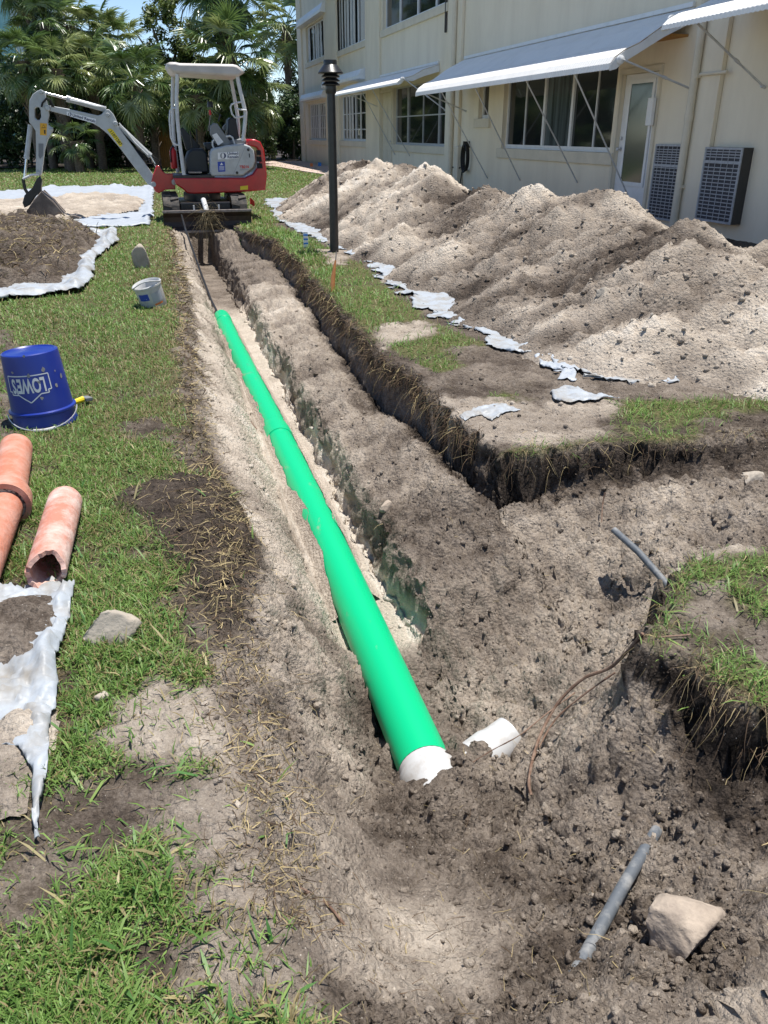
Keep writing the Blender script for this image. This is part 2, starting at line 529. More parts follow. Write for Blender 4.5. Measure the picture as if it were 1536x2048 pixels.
M['treeleaf'] = leaf_material('tree_leaf', (.03, .07, .015), (.16, .20, .045), .4, .3, .45)
M['wood'] = mat('stained_fence', (.42, .20, .045), .7, c2=(.33, .15, .03), nscale=8, stretch=(6, 6, .6))
M['concrete'] = mat('paver', (.52, .40, .34), .9, c2=(.44, .34, .29), nscale=6, bump=.2, space='World')
M['mulch'] = mat('mulch', (.035, .027, .022), .95, c2=(.08, .06, .045), nscale=30, bump=.8, space='World')
M['teal'] = mat('teal_facade', (.22, .48, .47), .6, c2=(.30, .56, .54), nscale=1.5, space='World')
M['palefacade'] = mat('pale_facade', (.66, .74, .73), .7, c2=(.58, .67, .66), nscale=1.2, space='World')
M['redflag'] = mat('red_flag', (.55, .03, .015), .6)
M['orangeflag'] = mat('orange_flag', (.80, .22, .05), .6)
M['blueflag'] = mat('blue_flag', (.05, .25, .70), .6)
M['orangewood'] = mat('orange_handle', (.55, .22, .07), .6, c2=(.42, .15, .05), nscale=20)
M['hose'] = mat('black_hose', (.010, .010, .010), .5)

# ================================================================ TERRAIN
# trench cross-section (x, z) looking away from the camera
PX = np.array([-.2, .05, .12, .17, .24, .33, .41, .47, .52, .60, .72, .788, .806, .832, .865, .95, 1.08, 1.22, 1.335, 1.355, 1.368, 1.386, 1.42, 1.6])
PZ = np.array([0, 0, -.025, -.10, -.165, -.235, -.36, -.47, -.535, -.565, -.565, -.555, -.47, -.36, -.315, -.305, -.275, -.265, -.31, -.33, -.22, -.035, 0, 0])

def wob(x, y):
    """sideways wander of the trench edges"""
    far = sstep(2.0, 2.8, y) * (1 - sstep(13.0, 15.0, y))
    wl = np.interp(y, [2.0, 2.7, 3.7, 5.4, 8.3, 13], [.02, .06, -.03, .01, .09, .10]) + .045 * fbm(y, y * 0 + 3, 2.2, 4, 31)
    w1 = .030 * fbm(y, y * 0 + 8, 1.6, 3, 32) + .034 * fbm(y, y * 0 + 8, 5.5, 4, 33) + np.interp(y, [2.4, 3.2, 12], [.02, 0, .05])
    w2 = .060 * fbm(y, y * 0 + 1, 1.3, 3, 34) + .045 * fbm(y, y * 0 + 1, 5, 4, 35) + np.interp(y, [3, 5, 7.4, 11.3, 12.6, 13.2], [.0, -.04, .06, .16, -.16, -.2])
    xs = (-.6, .12, .52, .80, 1.06, 1.375, 2.1)
    vals = (0 * y, wl, 0 * y + .3 * w1, w1, .5 * (w1 + w2), w2, 0 * y)
    r = np.zeros_like(x)
    for i in range(6):
        m = (x >= xs[i]) & (x < xs[i + 1])
        t = (x - xs[i]) / (xs[i + 1] - xs[i])
        r = np.where(m, vals[i] * (1 - t) + vals[i + 1] * t, r)
    return r * far

# near pit, surveyed spot heights (photo column, photo row, z)
SPOTS = [(935, 985, -.22), (915, 1045, -.29), (985, 1005, -.20), (870, 1010, -.33), (490, 1200, -.03), (485, 1330, -.03), (480, 1450, -.03), (540, 1600, -.03), (560, 1760, -.02), (590, 1900, 0), (640, 2048, 0), (400, 1700, 0), (400, 1400, 0), (380, 2000, 0),
         (560, 1250, -.14), (620, 1290, -.28), (690, 1330, -.46), (560, 1420, -.13), (620, 1480, -.25), (690, 1480, -.40), (640, 1620, -.22), (720, 1580, -.42), (765, 1590, -.52), (760, 1500, -.60),
         (850, 1590, -.445), (800, 1610, -.45), (915, 1565, -.475), (960, 1560, -.475), (800, 1700, -.38), (740, 1760, -.27), (650, 1760, -.12), (700, 1900, -.12), (800, 1850, -.26), (900, 1760, -.37), (900, 1900, -.24), (820, 2040, -.10), (960, 2040, -.13),
         (900, 1640, -.46), (980, 1610, -.48), (1050, 1700, -.42), (1040, 1850, -.27), (930, 1450, -.60), (900, 1400, -.59), (990, 1430, -.57), (1050, 1380, -.53), (1070, 1560, -.47), (1040, 1500, -.55),
         (960, 1330, -.55), (1050, 1290, -.50), (1120, 1340, -.46), (1000, 1220, -.46), (1100, 1200, -.43), (1200, 1240, -.42), (1250, 1300, -.36), (950, 1130, -.38), (1060, 1110, -.36), (1180, 1140, -.36), (1290, 1180, -.28),
         (960, 1030, -.30), (1080, 1020, -.25), (1200, 1040, -.24), (1300, 1080, -.20), (1400, 1060, -.15), (1000, 965, -.22), (1120, 960, -.17), (1280, 945, -.14), (1400, 970, -.13), (1500, 940, -.10), (1536, 1010, -.08), (1650, 1000, -.06),
         (1150, 1420, -.34), (1230, 1390, -.22), (1290, 1350, -.17), (1130, 1500, -.37), (1200, 1500, -.27), (1300, 1450, -.17), (1370, 1400, -.17), (1130, 1590, -.42), (1230, 1600, -.32), (1350, 1560, -.23), (1450, 1500, -.20), (1536, 1520, -.17),
         (1160, 1700, -.36), (1280, 1700, -.30), (1400, 1680, -.24), (1500, 1640, -.19), (1150, 1850, -.27), (1280, 1830, -.22), (1400, 1800, -.19), (1520, 1780, -.14), (1130, 1990, -.17), (1280, 1980, -.13), (1420, 1960, -.11), (1536, 1940, -.08), (1300, 2100, -.05), (1000, 2150, -.02), (1536, 2100, 0)]
_sp = [(*gp(p[0], p[1], p[2]), p[2]) for p in SPOTS]
for yy in (2.75, 3.05, 3.4):
    for xx in (-.1, .1, .3, .44, .56, .70, .86, 1.0, 1.2, 1.33):
        _sp.append((xx, yy, float(np.interp(xx, PX, PZ)) - (.06 * max(0, 3.2 - yy) if xx > .82 else 0)))
_sp = np.array(_sp)

def _phi(r2):
    return 0.5 * r2 * np.log(r2 + 1e-9)

def _tps_fit(p):
    n = len(p)
    d2 = (p[:, None, 0] - p[None, :, 0]) ** 2 + (p[:, None, 1] - p[None, :, 1]) ** 2
    A = np.zeros((n + 3, n + 3)); A[:n, :n] = _phi(d2) + np.eye(n) * 0.004
    A[:n, n] = 1; A[:n, n + 1] = p[:, 0]; A[:n, n + 2] = p[:, 1]; A[n:, :n] = A[:n, n:].T
    b = np.zeros(n + 3); b[:n] = p[:, 2]
    return np.linalg.solve(A, b)

_tw = _tps_fit(_sp)

def tps(x, y):
    r = _tw[-3] + _tw[-2] * x + _tw[-1] * y
    for i in range(len(_sp)):
        r = r + _tw[i] * _phi((x - _sp[i, 0]) ** 2 + (y - _sp[i, 1]) ** 2)
    return r

BANK = np.vstack([polyg([(1010, 905), (1120, 893), (1300, 884), (1440, 872), (1536, 860), (1750, 850)]), [[9, 3.2], [9, 60], [1.386, 60], [1.386, 3.45]]])
NEARBANK = polyg([(1305, 1285), (1325, 1215), (1390, 1130), (1460, 1100), (1536, 1086), (1900, 1060), (2400, 1200), (2300, 1600), (1700, 1480), (1536, 1415), (1450, 1365), (1370, 1315)])
SPOIL_L = polyg([(215, 1010), (340, 950), (440, 965), (490, 1040), (505, 1130), (490, 1240), (440, 1300), (390, 1220), (300, 1120)])
HUMP = polyg([(420, 1480), (470, 1440), (560, 1430), (620, 1560), (620, 1800), (500, 1850)])

def terrain(x, y):
    """unwarped x, y -> height, tone, veg, painted green bounce, lumpiness"""
    sh = x.shape; x = x.ravel(); y = y.ravel()
    n_big = fbm(x, y, 1.3, 3, 1); n_mid = fbm(x, y, 5, 4, 2); n_fin = fbm(x, y, 21, 4, 3, .55)
    clod = cell2(x, y, 16, 4); clod2 = cell2(x + .03 * n_fin, y, 34, 9)
    lawn = .012 * n_big + .006 * n_mid
    # trench section
    slot = (x > .47) & (x < .84)
    endf = np.where(slot, 1 - sstep(13.7, 14.1, y), 1 - .62 * sstep(12.35, 13.0, y + .15 * n_mid) - .38 * sstep(13.5, 13.75, y + .05 * n_mid))
    slump = np.clip(.10 + 1.3 * fbm(y, y * 0 + 4, .9, 3, 36), 0, 1.4)
    tt_ = np.clip((x - 1.02) / .38, 0, 1)
    xe = np.where((x > 1.02) & (x < 1.40), 1.02 + .38 * tt_ ** (1 / (1 + 1.1 * slump)), x)
    sl1 = np.clip(.75 + 1.6 * fbm(y, y * 0 + 14, 1.7, 3, 38), 0, 1.6)
    t1_ = np.clip((xe - .775) / .175, 0, 1)
    xe = np.where((xe > .775) & (xe < .95), .775 + .175 * t1_ ** (1 + .7 * sl1), xe)
    pz = np.interp(xe, PX, PZ)
    pz = pz + .09 * (1 - sstep(3.45, 4.5, y)) * sstep(1.0, 1.3, x) * (1 - sstep(1.345, 1.37, x))
    pz = pz - sstep(9.0, 9.6, y) * .03 * ((x > .5) & (x < .8)) + np.where((x > .5) & (x < .79), .035 * sstep(2.6, 3.4, y) * (1 - sstep(8.9, 9.1, y)), 0)
    pz = pz - .06 * np.clip(3.3 - y, 0, .8) * ((x > .812) & (x < 1.36))
    trench = pz * endf
    inside = sstep(.07, .2, x) * (1 - sstep(1.34, 1.40, x)) * endf
    # pit by spot heights
    z = lawn * (1 - inside) + trench
    near = (y < 3.9) & (x > -.45)
    pit = np.zeros_like(x)
    pit[near] = tps(x[near], y[near])
    pit = np.where(x < .12, pit * sstep(-.2, .12, x), pit)
    pit = np.minimum(pit, .01)
    wn_ = 1 - sstep(2.42, 2.62, y + .03 * n_mid)                       # left of the bench
    wr_ = 1 - sstep(2.45, 3.15, y + .05 * n_mid)                       # the bench runs out into the pit
    w = np.where(x < .83, wn_, np.where(x < 1.36, wr_, (1 - sstep(3.9, 4.0, y))))
    edge = .075 * n_mid + .035 * n_fin
    pit2 = pit + sstep(.95, 1.1, x) * 0
    sb = sdpoly(BANK, x, y) + edge
    sn = sdpoly(NEARBANK, x, y) + edge
    sl2 = .05 + .07 * np.clip(fbm(x, y, 2.0, 2, 37) + .3, 0, 1)
    up = np.maximum(sstep(-sl2, .012, sb), sstep(-sl2, .015, sn))
    pitz = np.where(x > 1.36, pit2 * (1 - up) + lawn * up, pit2)
    pitz = np.where((x <= 1.36), pit2 * (1 - sstep(-sl2, .015, sn)) + lawn * sstep(-sl2, .015, sn), pitz)
    z = z * (1 - w) + pitz * w
    for (mx_, my_, mz_, sl_) in ((.69, 1.705, -.400, .5), (.63, 1.685, -.425, .45), (.80, 1.75, -.465, .5), (.62, 1.60, -.39, .45), (.99, 1.86, -.455, .55), (.88, 1.80, -.50, .4)):
        cone = mz_ - sl_ * np.hypot(x - mx_ + .02 * n_mid, y - my_ + .02 * n_mid)
        z = np.where((y < 2.3) & (x > .3) & (x < 1.3), np.maximum(z, cone), z)
    outside = np.clip(1 - sstep(-.005, .03, -z), 0, 1)
    # roughness
    lump = np.clip(sstep(.01, .06, -z), 0, 1)
    floor = ((x > .5) & (x < .79)) * (1 - w)
    bench = ((x > .83) & (x < 1.34)) * (1 - w)
    pitm = w * lump
    slope = ((x > .1) & (x < .5)) * (1 - w)
    amp = lump * (.45 + .6 * bench + .8 * pitm + .35 * slope - .25 * floor)
    rid = np.abs(fbm(x, y, 9, 3, 13)); calm = sstep(-.08, .10, sdpoly(polyg([(520, 1560), (700, 1580), (880, 1640), (1000, 1700), (1040, 1900), (960, 2100), (560, 2100), (600, 1850)], -.25), x, y))
    amp = amp * (1 - .55 * calm)
    z = z + amp * (.045 * n_mid + .024 * n_fin + .028 * (rid - .22) * (.3 + .7 * pitm + .5 * bench) - .018 * (clod - .45) * (.45 + .5 * bench + .8 * pitm) - .016 * (clod2 - .45) + .016 * fbm(x, y, 75, 2, 14))
    z = z + bench * .05 * fbm(x, y, 2.6, 2, 12)
    rs = sdpoly(SPOIL_L, x, y)
    spoil = sstep(-.04, .06, rs + .05 * n_mid)
    z = z + spoil * (.03 + .02 * n_mid + .015 * n_fin - .012 * (clod - .4))
    vg0 = veg_mask(x, y, n_mid, n_fin)
    z = z + outside * (.004 * n_fin + (1 - vg0) * (.012 * n_mid + .012 * n_fin - .008 * (clod2 - .4) + .005 * fbm(x, y, 75, 2, 14)))
    # bare, trodden ground at the near left
    # ------------------------------------------------ colours
    tone = np.full_like(x, .30) + .12 * n_mid
    left = slope + ((x > .05) & (x < .12)) * (1 - w)
    tone = np.where(slope > 0, .79 + .22 * n_mid + .10 * n_big, tone)
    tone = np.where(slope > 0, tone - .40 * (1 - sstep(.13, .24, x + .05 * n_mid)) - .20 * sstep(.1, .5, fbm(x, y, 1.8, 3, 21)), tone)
    tone = np.where(floor > 0, .78 + .10 * n_mid, tone)
    tone = np.where((x >= .78) & (x < .875) & (w < .5), .90 + .14 * n_mid, tone)
    tb = .51 + .28 * n_mid + .34 * fbm(x, y, 1.5, 3, 22) + .10 * sstep(4.5, 6, y) * (1 - sstep(9, 10.5, y))
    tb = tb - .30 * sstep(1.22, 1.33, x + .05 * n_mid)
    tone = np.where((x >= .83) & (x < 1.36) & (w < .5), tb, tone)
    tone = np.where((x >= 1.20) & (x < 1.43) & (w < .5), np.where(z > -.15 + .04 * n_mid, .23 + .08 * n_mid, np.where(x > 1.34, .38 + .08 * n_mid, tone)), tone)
    far = sstep(9.0, 10.2, y)
    tone = np.where((x > .12) & (x < 1.35) & (w < .5), tone * (1 - far) + far * np.where(x < .45, .60 + .2 * n_mid, .36 + .15 * n_mid), tone)
    # pit colours
    tp = .455 + .22 * n_mid + .24 * fbm(x, y, 1.9, 3, 23)
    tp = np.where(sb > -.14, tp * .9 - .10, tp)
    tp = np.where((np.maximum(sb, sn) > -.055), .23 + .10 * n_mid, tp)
    hump = sdpoly(polyg([(1080, 1480), (1180, 1390), (1300, 1330), (1400, 1380), (1536, 1480), (1536, 1760), (1400, 1760), (1250, 1640), (1090, 1590)], -.25), x, y)
    tp = tp - .13 * sstep(-.05, .1, hump)
    pale = sdpoly(polyg([(760, 1790), (860, 1730), (960, 1800), (980, 1950), (900, 2060), (760, 2060), (820, 1900)], -.22), x, y)
    tp = tp + .22 * sstep(-.10, .10, pale + .08 * n_mid) + .06 * calm
    sandl = sdpoly(polyg([(500, 1250), (640, 1240), (720, 1400), (780, 1560), (700, 1600), (600, 1470), (510, 1420)], -.25), x, y)
    tp = tp + .22 * sstep(-.06, .05, sandl + .05 * n_mid)
    fl = sdpoly(polyg([(850, 1360), (960, 1370), (1050, 1440), (1000, 1500), (890, 1480)], -.58), x, y)
    tp = tp + .08 * sstep(-.05, .06, fl)
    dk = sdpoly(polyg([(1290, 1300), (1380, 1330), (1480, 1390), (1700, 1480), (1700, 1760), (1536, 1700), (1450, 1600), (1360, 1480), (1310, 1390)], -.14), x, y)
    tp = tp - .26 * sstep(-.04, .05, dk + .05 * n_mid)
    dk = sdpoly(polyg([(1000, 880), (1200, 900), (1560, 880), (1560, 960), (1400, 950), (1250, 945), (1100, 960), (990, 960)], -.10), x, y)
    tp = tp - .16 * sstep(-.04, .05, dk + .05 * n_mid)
    tone = tone * (1 - w * lump) + tp * w * lump
    # spots of bare ground on the flat
    flat = outside
    tl = .26 + .14 * n_mid
    for pts, val in BARE:
        s_ = sdpoly(pts, x, y) + .09 * n_mid + .04 * n_fin
        tl = tl + (val + .18 * n_mid + .08 * n_fin - tl) * sstep(-.07, .08, s_)
    tone = tone * (1 - flat) + tl * flat
    tone = tone * (1 - spoil) + (.13 + .08 * n_mid) * spoil
    veg = flat * vg0
    veg = veg * (1 - spoil)
    clay = np.where((x > .785) & (x < .825) & (w < .6) & (y < 9), .03 * sstep(-.2, .5, n_mid), 0)  # green light bounced off the pipe, painted faintly onto the cut wall
    return z.reshape(sh), np.clip(tone, .02, .98).reshape(sh), veg.reshape(sh), clay.reshape(sh), amp.reshape(sh)

# bare patches on the flat ground: (outline, tone)
BARE = [(polyg([(300, 1890), (380, 1860), (420, 1960), (400, 2060), (300, 2060)]), .42), (polyg([(480, 1240), (540, 1240), (560, 1500), (500, 1560), (430, 1560), (450, 1400)]), .48), (polyg([(1370, 1190), (1440, 1170), (1490, 1230), (1450, 1270), (1390, 1250)]), .5), (polyg([(1330, 1230), (1380, 1240), (1420, 1300), (1360, 1310)]), .3), (polyg([(330, 1760), (420, 1740), (470, 1800), (400, 1850), (340, 1830)]), .35), (polyg([(150, 1560), (330, 1530), (450, 1580), (440, 1650), (330, 1700), (230, 1690)]), .42), (polyg([(430, 1640), (520, 1620), (600, 1760), (560, 1800), (470, 1720)]), .50),
        (polyg([(440, 1410), (520, 1350), (600, 1400), (640, 1500), (600, 1560), (470, 1540), (300, 1540), (190, 1480), (250, 1400), (330, 1370)]), .62),
        (polyg([(330, 1190), (420, 1200), (490, 1220), (500, 1400), (430, 1340), (360, 1280)]), .40),
        (polyg([(0, 1580), (60, 1590), (170, 1570), (300, 1600), (290, 1680), (180, 1780), (60, 1860), (0, 1900)]), .30),
        (polyg([(430, 1560), (560, 1500), (640, 1700), (640, 1800), (760, 2060), (400, 2060), (330, 1960), (370, 1840), (520, 1780), (440, 1660)]), .46),
        (polyg([(345, 860), (410, 850), (420, 960), (360, 950)]), .25),
        (polyg([(250, 850), (330, 840), (350, 870), (270, 880)]), .18),
        (polyg([(330, 480), (380, 480), (400, 640), (410, 840), (370, 840), (350, 650)]), .30),
        (polyg([(0, 660), (30, 690), (30, 870), (0, 880)]), .24),
        (polyg([(750, 655), (850, 640), (880, 665), (800, 690), (770, 720)]), .66),
        (polyg([(900, 700), (1010, 690), (1100, 720), (1200, 790), (1060, 800), (970, 770)]), .30),
        (polyg([(880, 790), (960, 800), (1240, 810), (1230, 870), (1100, 890), (960, 890), (900, 850)]), .58),
        (polyg([(1060, 700), (1700, 760), (1700, 800), (1250, 800), (1080, 790)]), .34),
        (polyg([(1400, 840), (1536, 820), (1700, 830), (1700, 860), (1536, 880), (1400, 880)]), .28),
        (polyg([(1440, 1050), (1536, 1010), (1600, 1010), (1600, 1090), (1500, 1100), (1430, 1110)]), .60),
        (polyg([(1470, 1250), (1560, 1230), (1600, 1330), (1500, 1300)]), .55),
        (polyg([(630, 500), (700, 500), (690, 530), (650, 530)]), .55),
        ]
GRASSY = [polyg([(480, 420), (560, 452), (640, 490), (700, 510), (755, 555), (800, 600), (880, 650), (985, 690), (960, 725), (880, 745), (800, 700), (745, 680), (640, 590), (560, 520), (480, 470)]),
          polyg([(1170, 850), (1250, 800), (1400, 796), (1536, 788), (1700, 790), (1700, 865), (1536, 862), (1440, 872), (1300, 888), (1180, 885)]),
          polyg([(975, 800), (1030, 765), (1080, 760), (1075, 795), (1010, 815)]),
          polyg([(1000, 905), (1120, 870), (1180, 880), (1130, 905), (1010, 935)]),
          NEARBANK]

def veg_mask(x, y, nm, nf):
    v = 1 - sstep(.0, .10, x - np.interp(y, [0, 1.2, 2, 2.7, 3.7, 5.4, 8.3, 13.0, 13.4, 14], [.02, .08, .06, .12, .05, .08, .16, .22, .3, 99]) + .07 * nm + .02 * nf)
    for g in GRASSY:
        v = np.maximum(v, sstep(-.03, .03, sdpoly(g, x, y) + .06 * nm))
    for pts, val in BARE:
        v = v * (1 - .97 * sstep(-.06, .03, sdpoly(pts, x, y) + .07 * nm + .06 * nf))
    # patchy
    v = v * (.06 + .94 * sstep(-.42, .02, nm + .35 * nf + .12 + .25 * sstep(1.8, 6, y)))
    return v

def axis(parts):
    out = []
    for a, b, st in parts:
        n = max(1, int(round((b - a) / st)))
        out.append(np.linspace(a, b, n, endpoint=False))
    return np.concatenate(out)

def grow(a, b, s0, g):
    v = [a]; s = s0
    sg = 1 if b > a else -1
    while (b - v[-1]) * sg > 0:
        v.append(v[-1] + sg * s); s *= g
    return v

X0 = axis([(-1.7, .785, .0105), (.785, .88, .0042), (.88, 1.335, .0105), (1.335, 1.40, .0032), (1.40, 2.6, .0115)])
X0 = np.concatenate([np.array(grow(-1.7, -80, .014, 1.07)[1:])[::-1], X0, np.array(grow(2.6, 80, .012, 1.05))])
Y0 = [0.35]
while Y0[-1] < 15:
    yv = Y0[-1]
    st = .0072 + .0027 * yv
    if 3.0 < yv < 3.35: st *= .45
    if yv < .75: st = .03
    Y0.append(yv + st)
Y0 = np.concatenate([np.array(Y0), np.array(grow(Y0[-1], 160, .06, 1.06)[1:])])
GX, GY = np.meshgrid(X0, Y0)
GZ, GT, GV, GC, GA = terrain(GX, GY)
GXW = GX + wob(GX, GY)

def ground_z(x, y, what=None):
    """height of the finished ground at true positions"""
    x = np.asarray(x, float); y = np.asarray(y, float)
    u = x.copy()
    for _ in range(4): u = x - wob(u, y)
    i = np.clip(np.searchsorted(X0, u) - 1, 0, len(X0) - 2); j = np.clip(np.searchsorted(Y0, y) - 1, 0, len(Y0) - 2)
    fx = np.clip((u - X0[i]) / (X0[i + 1] - X0[i]), 0, 1); fy = np.clip((y - Y0[j]) / (Y0[j + 1] - Y0[j]), 0, 1)
    A = GZ if what is None else what
    return (A[j, i] * (1 - fx) + A[j, i + 1] * fx) * (1 - fy) + (A[j + 1, i] * (1 - fx) + A[j + 1, i + 1] * fx) * fy

def gz(x, y):
    return float(ground_z(np.array([x]), np.array([y]))[0])

nx, ny = len(X0), len(Y0)
# crumbly sideways relief so that cut faces are rough
vx, vy, vz = GXW.ravel().copy(), GY.ravel().copy(), GZ.ravel().copy()
steep = np.abs(np.gradient(GZ, axis=1) / np.maximum(np.gradient(GXW, axis=1), 1e-4)).ravel()
steepy = np.abs(np.gradient(GZ, axis=0) / np.gradient(GY, axis=0)).ravel()
cut = np.clip(np.maximum(sstep(.8, 2.5, steep), sstep(.8, 2.5, steepy)), 0, 1)
amp_ = .004 * GA.ravel() + .022 * cut
rough = np.nonzero(amp_ > .0008)[0]
for sc_, k in ((14, 1.0), (45, .5)):
    vx[rough] += amp_[rough] * k * (vn3(vx[rough] * sc_, vy[rough] * sc_, vz[rough] * sc_, 61) * 2 - 1)
    vy[rough] += amp_[rough] * k * (vn3(vx[rough] * sc_, vy[rough] * sc_, vz[rough] * sc_, 62) * 2 - 1)
idx = np.arange(nx * ny).reshape(ny, nx)
quads = np.stack([idx[:-1, :-1], idx[:-1, 1:], idx[1:, 1:], idx[1:, :-1]], -1).reshape(-1, 4)
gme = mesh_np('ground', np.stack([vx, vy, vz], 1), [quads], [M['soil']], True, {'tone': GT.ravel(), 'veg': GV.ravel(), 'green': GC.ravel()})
ground = tag(obj('ground', gme), kind='structure')
# closing skirt under the camera

# ================================================================ SOIL PILE, HEAPS, SHEETS
def grid_mesh(name, xs, ys, Z, keep, mats, attrs, loc=(0, 0, 0), sd=None):
    A, B = np.meshgrid(xs, ys)
    if sd is not None:
        gy_, gx_ = np.gradient(sd, ys, xs)
        g2 = gx_ ** 2 + gy_ ** 2 + 1e-6
        st_ = abs(xs[1] - xs[0]) * 1.6
        out = (sd < 0) & (sd > -st_)
        A = np.where(out, A - np.clip(sd * gx_ / g2, -st_, st_), A); B = np.where(out, B - np.clip(sd * gy_ / g2, -st_, st_), B)
        keep = sd > -st_
    n, m_ = len(xs), len(ys)
    id_ = np.arange(n * m_).reshape(m_, n)
    q = np.stack([id_[:-1, :-1], id_[:-1, 1:], id_[1:, 1:], id_[1:, :-1]], -1).reshape(-1, 4)
    k = keep.ravel()
    q = q[k[q].all(1)]
    used = np.unique(q)
    re = np.full(n * m_, -1); re[used] = np.arange(len(used))
    V = np.stack([A.ravel(), B.ravel(), Z.ravel()], 1)[used] - np.array(loc)
    return mesh_np(name, V, [re[q]], mats, True, {k_: v.ravel()[used] for k_, v in attrs.items()})

def toe_x(y):
    return np.interp(y, [3.2, 3.6, 3.9, 4.9, 6.9, 9, 11.1, 14, 19, 20], [3.4, 2.6, 2.2, 2.18, 2.10, 2.02, 2.18, 2.5, 3.15, 3.6])

_hc = ([3.2, 4.4, 5.0, 5.5, 5.95, 6.3, 6.7, 7.2, 7.9, 8.6, 9.1, 9.5, 10.2, 11, 12, 13.4, 15, 17, 18.3, 19.5, 21],
       [.50, .60, .68, .74, .78, .74, .82, .90, .86, .88, .78, .76, .82, .87, .94, .98, .97, .88, .45, .05, 0])
_gc = np.random.default_rng(5)
CONES = []
_y = 4.05; _k = 0
while _y < 17.9:
    CONES.append((3.85 + _gc.uniform(-.25, .25), _y, float(np.interp(_y, *_hc)) + _gc.uniform(-.06, .04), (.74, .70, .42, .38, .64, .66, .34, .50)[_k % 8] + _gc.uniform(-.06, .06)))
    _y += _gc.uniform(.42, .72) * (1 if _y < 9 else 1.3); _k += 1
for cx_, cy_, p_, t_ in ((2.95, 4.35, .34, .84), (3.3, 5.1, .52, .55), (2.75, 5.9, .36, .50), (2.8, 7.6, .42, .60), (2.75, 9.2, .40, .66), (4.6, 4.0, .40, .7), (4.7, 5.6, .62, .6), (2.55, 4.75, .20, .62)):
    CONES.append((cx_, cy_, p_, t_))

def pile_h(x, y):
    n1 = fbm(x, y, .9, 3, 71); n2 = fbm(x, y, 3.2, 4, 72); n3 = fbm(x, y, 13, 4, 73, .6)
    wx = x + .10 * n2 + .02 * n3; wy = y + .16 * n1 + .09 * n2
    acc = np.zeros(x.shape) + 1e-30; tac = np.zeros(x.shape) + .55e-30; kk = .07
    for (cx_, cy_, p_, t_) in CONES:
        dd = np.hypot((wx - cx_) * np.where(wx < cx_, 1.0, 1.25), (wy - cy_) * 1.05)
        hh = p_ - .005 - .575 * np.sqrt(dd * dd + .012)
        e_ = np.exp(np.clip(hh / kk, -60, 60)); acc = acc + e_; tac = tac + e_ * t_
    h = kk * np.log(acc); tone = tac / acc
    rel = np.clip(h / .3, 0, 1)
    str_ = fbm((y + .35 * x) * 1.0, x * .22, 3.6, 4, 76)
    cl = cell2(x + .02 * n3, y, 8, 77); cl2 = cell2(x, y, 19, 78)
    h = h + rel * (.035 * n1 + (.04 + .05 * sstep(.55, .85, h)) * n2 + .034 * n3 + .04 * str_ - .040 * (cl - .45) - .018 * (cl2 - .45)) + .012 * n3
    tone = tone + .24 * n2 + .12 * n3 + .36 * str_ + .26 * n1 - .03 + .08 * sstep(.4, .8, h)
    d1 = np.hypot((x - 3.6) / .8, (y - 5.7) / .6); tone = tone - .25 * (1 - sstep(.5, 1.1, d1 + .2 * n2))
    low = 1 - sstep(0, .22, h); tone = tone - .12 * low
    return h, np.clip(tone, .14, .97)

pxs = np.concatenate([np.arange(1.85, 4.3, .02), np.arange(4.3, 6.6, .06)])
pys = [3.15]
while pys[-1] < 21: pys.append(pys[-1] + .010 + .0032 * pys[-1])
pys = np.array(pys)
PA, PB = np.meshgrid(pxs, pys)
PH, PT = pile_h(PA, PB)
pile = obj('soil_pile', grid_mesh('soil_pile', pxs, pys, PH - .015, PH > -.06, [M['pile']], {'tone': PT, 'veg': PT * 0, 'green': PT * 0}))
tag(pile, 'long grey and pale sandy heap of dug soil in front of the building', 'soil heap')

def ico():
    t = (1 + 5 ** .5) / 2
    v = np.array([(-1, t, 0), (1, t, 0), (-1, -t, 0), (1, -t, 0), (0, -1, t), (0, 1, t), (0, -1, -t), (0, 1, -t), (t, 0, -1), (t, 0, 1), (-t, 0, -1), (-t, 0, 1)], float)
    v /= np.linalg.norm(v[0])
    f = np.array([(0, 11, 5), (0, 5, 1), (0, 1, 7), (0, 7, 10), (0, 10, 11), (1, 5, 9), (5, 11, 4), (11, 10, 2), (10, 7, 6), (7, 1, 8), (3, 9, 4), (3, 4, 2), (3, 2, 6), (3, 6, 8), (3, 8, 9), (4, 9, 5), (2, 4, 11), (6, 2, 10), (8, 6, 7), (9, 8, 1)])
    return v, f

def clods(name, P, R, T, mat_, seed):
    g = np.random.default_rng(seed)
    v, f = ico()
    n = len(P)
    q = g.normal(size=(n, 4)); q /= np.linalg.norm(q, axis=1)[:, None]
    w, a, b, c = q.T
    Rm = np.stack([1 - 2 * (b * b + c * c), 2 * (a * b - c * w), 2 * (a * c + b * w), 2 * (a * b + c * w), 1 - 2 * (a * a + c * c), 2 * (b * c - a * w), 2 * (a * c - b * w), 2 * (b * c + a * w), 1 - 2 * (a * a + b * b)], 1).reshape(n, 3, 3)
    loc = v[None] * g.uniform(.62, 1.25, (n, 12, 1)) * g.uniform(.6, 1.15, (n, 1, 3))
    V = np.einsum('nij,nkj->nki', Rm, loc) * R[:, None, None]
    V[:, :, 2] *= .8
    V = V + P[:, None, :]
    F = (f[None] + (np.arange(n) * 12)[:, None, None]).reshape(-1, 3)
    return mesh_np(name, V.reshape(-1, 3), [F], [mat_], False, {'tone': np.repeat(T, 12), 'veg': np.zeros(n * 12), 'green': np.zeros(n * 12)})

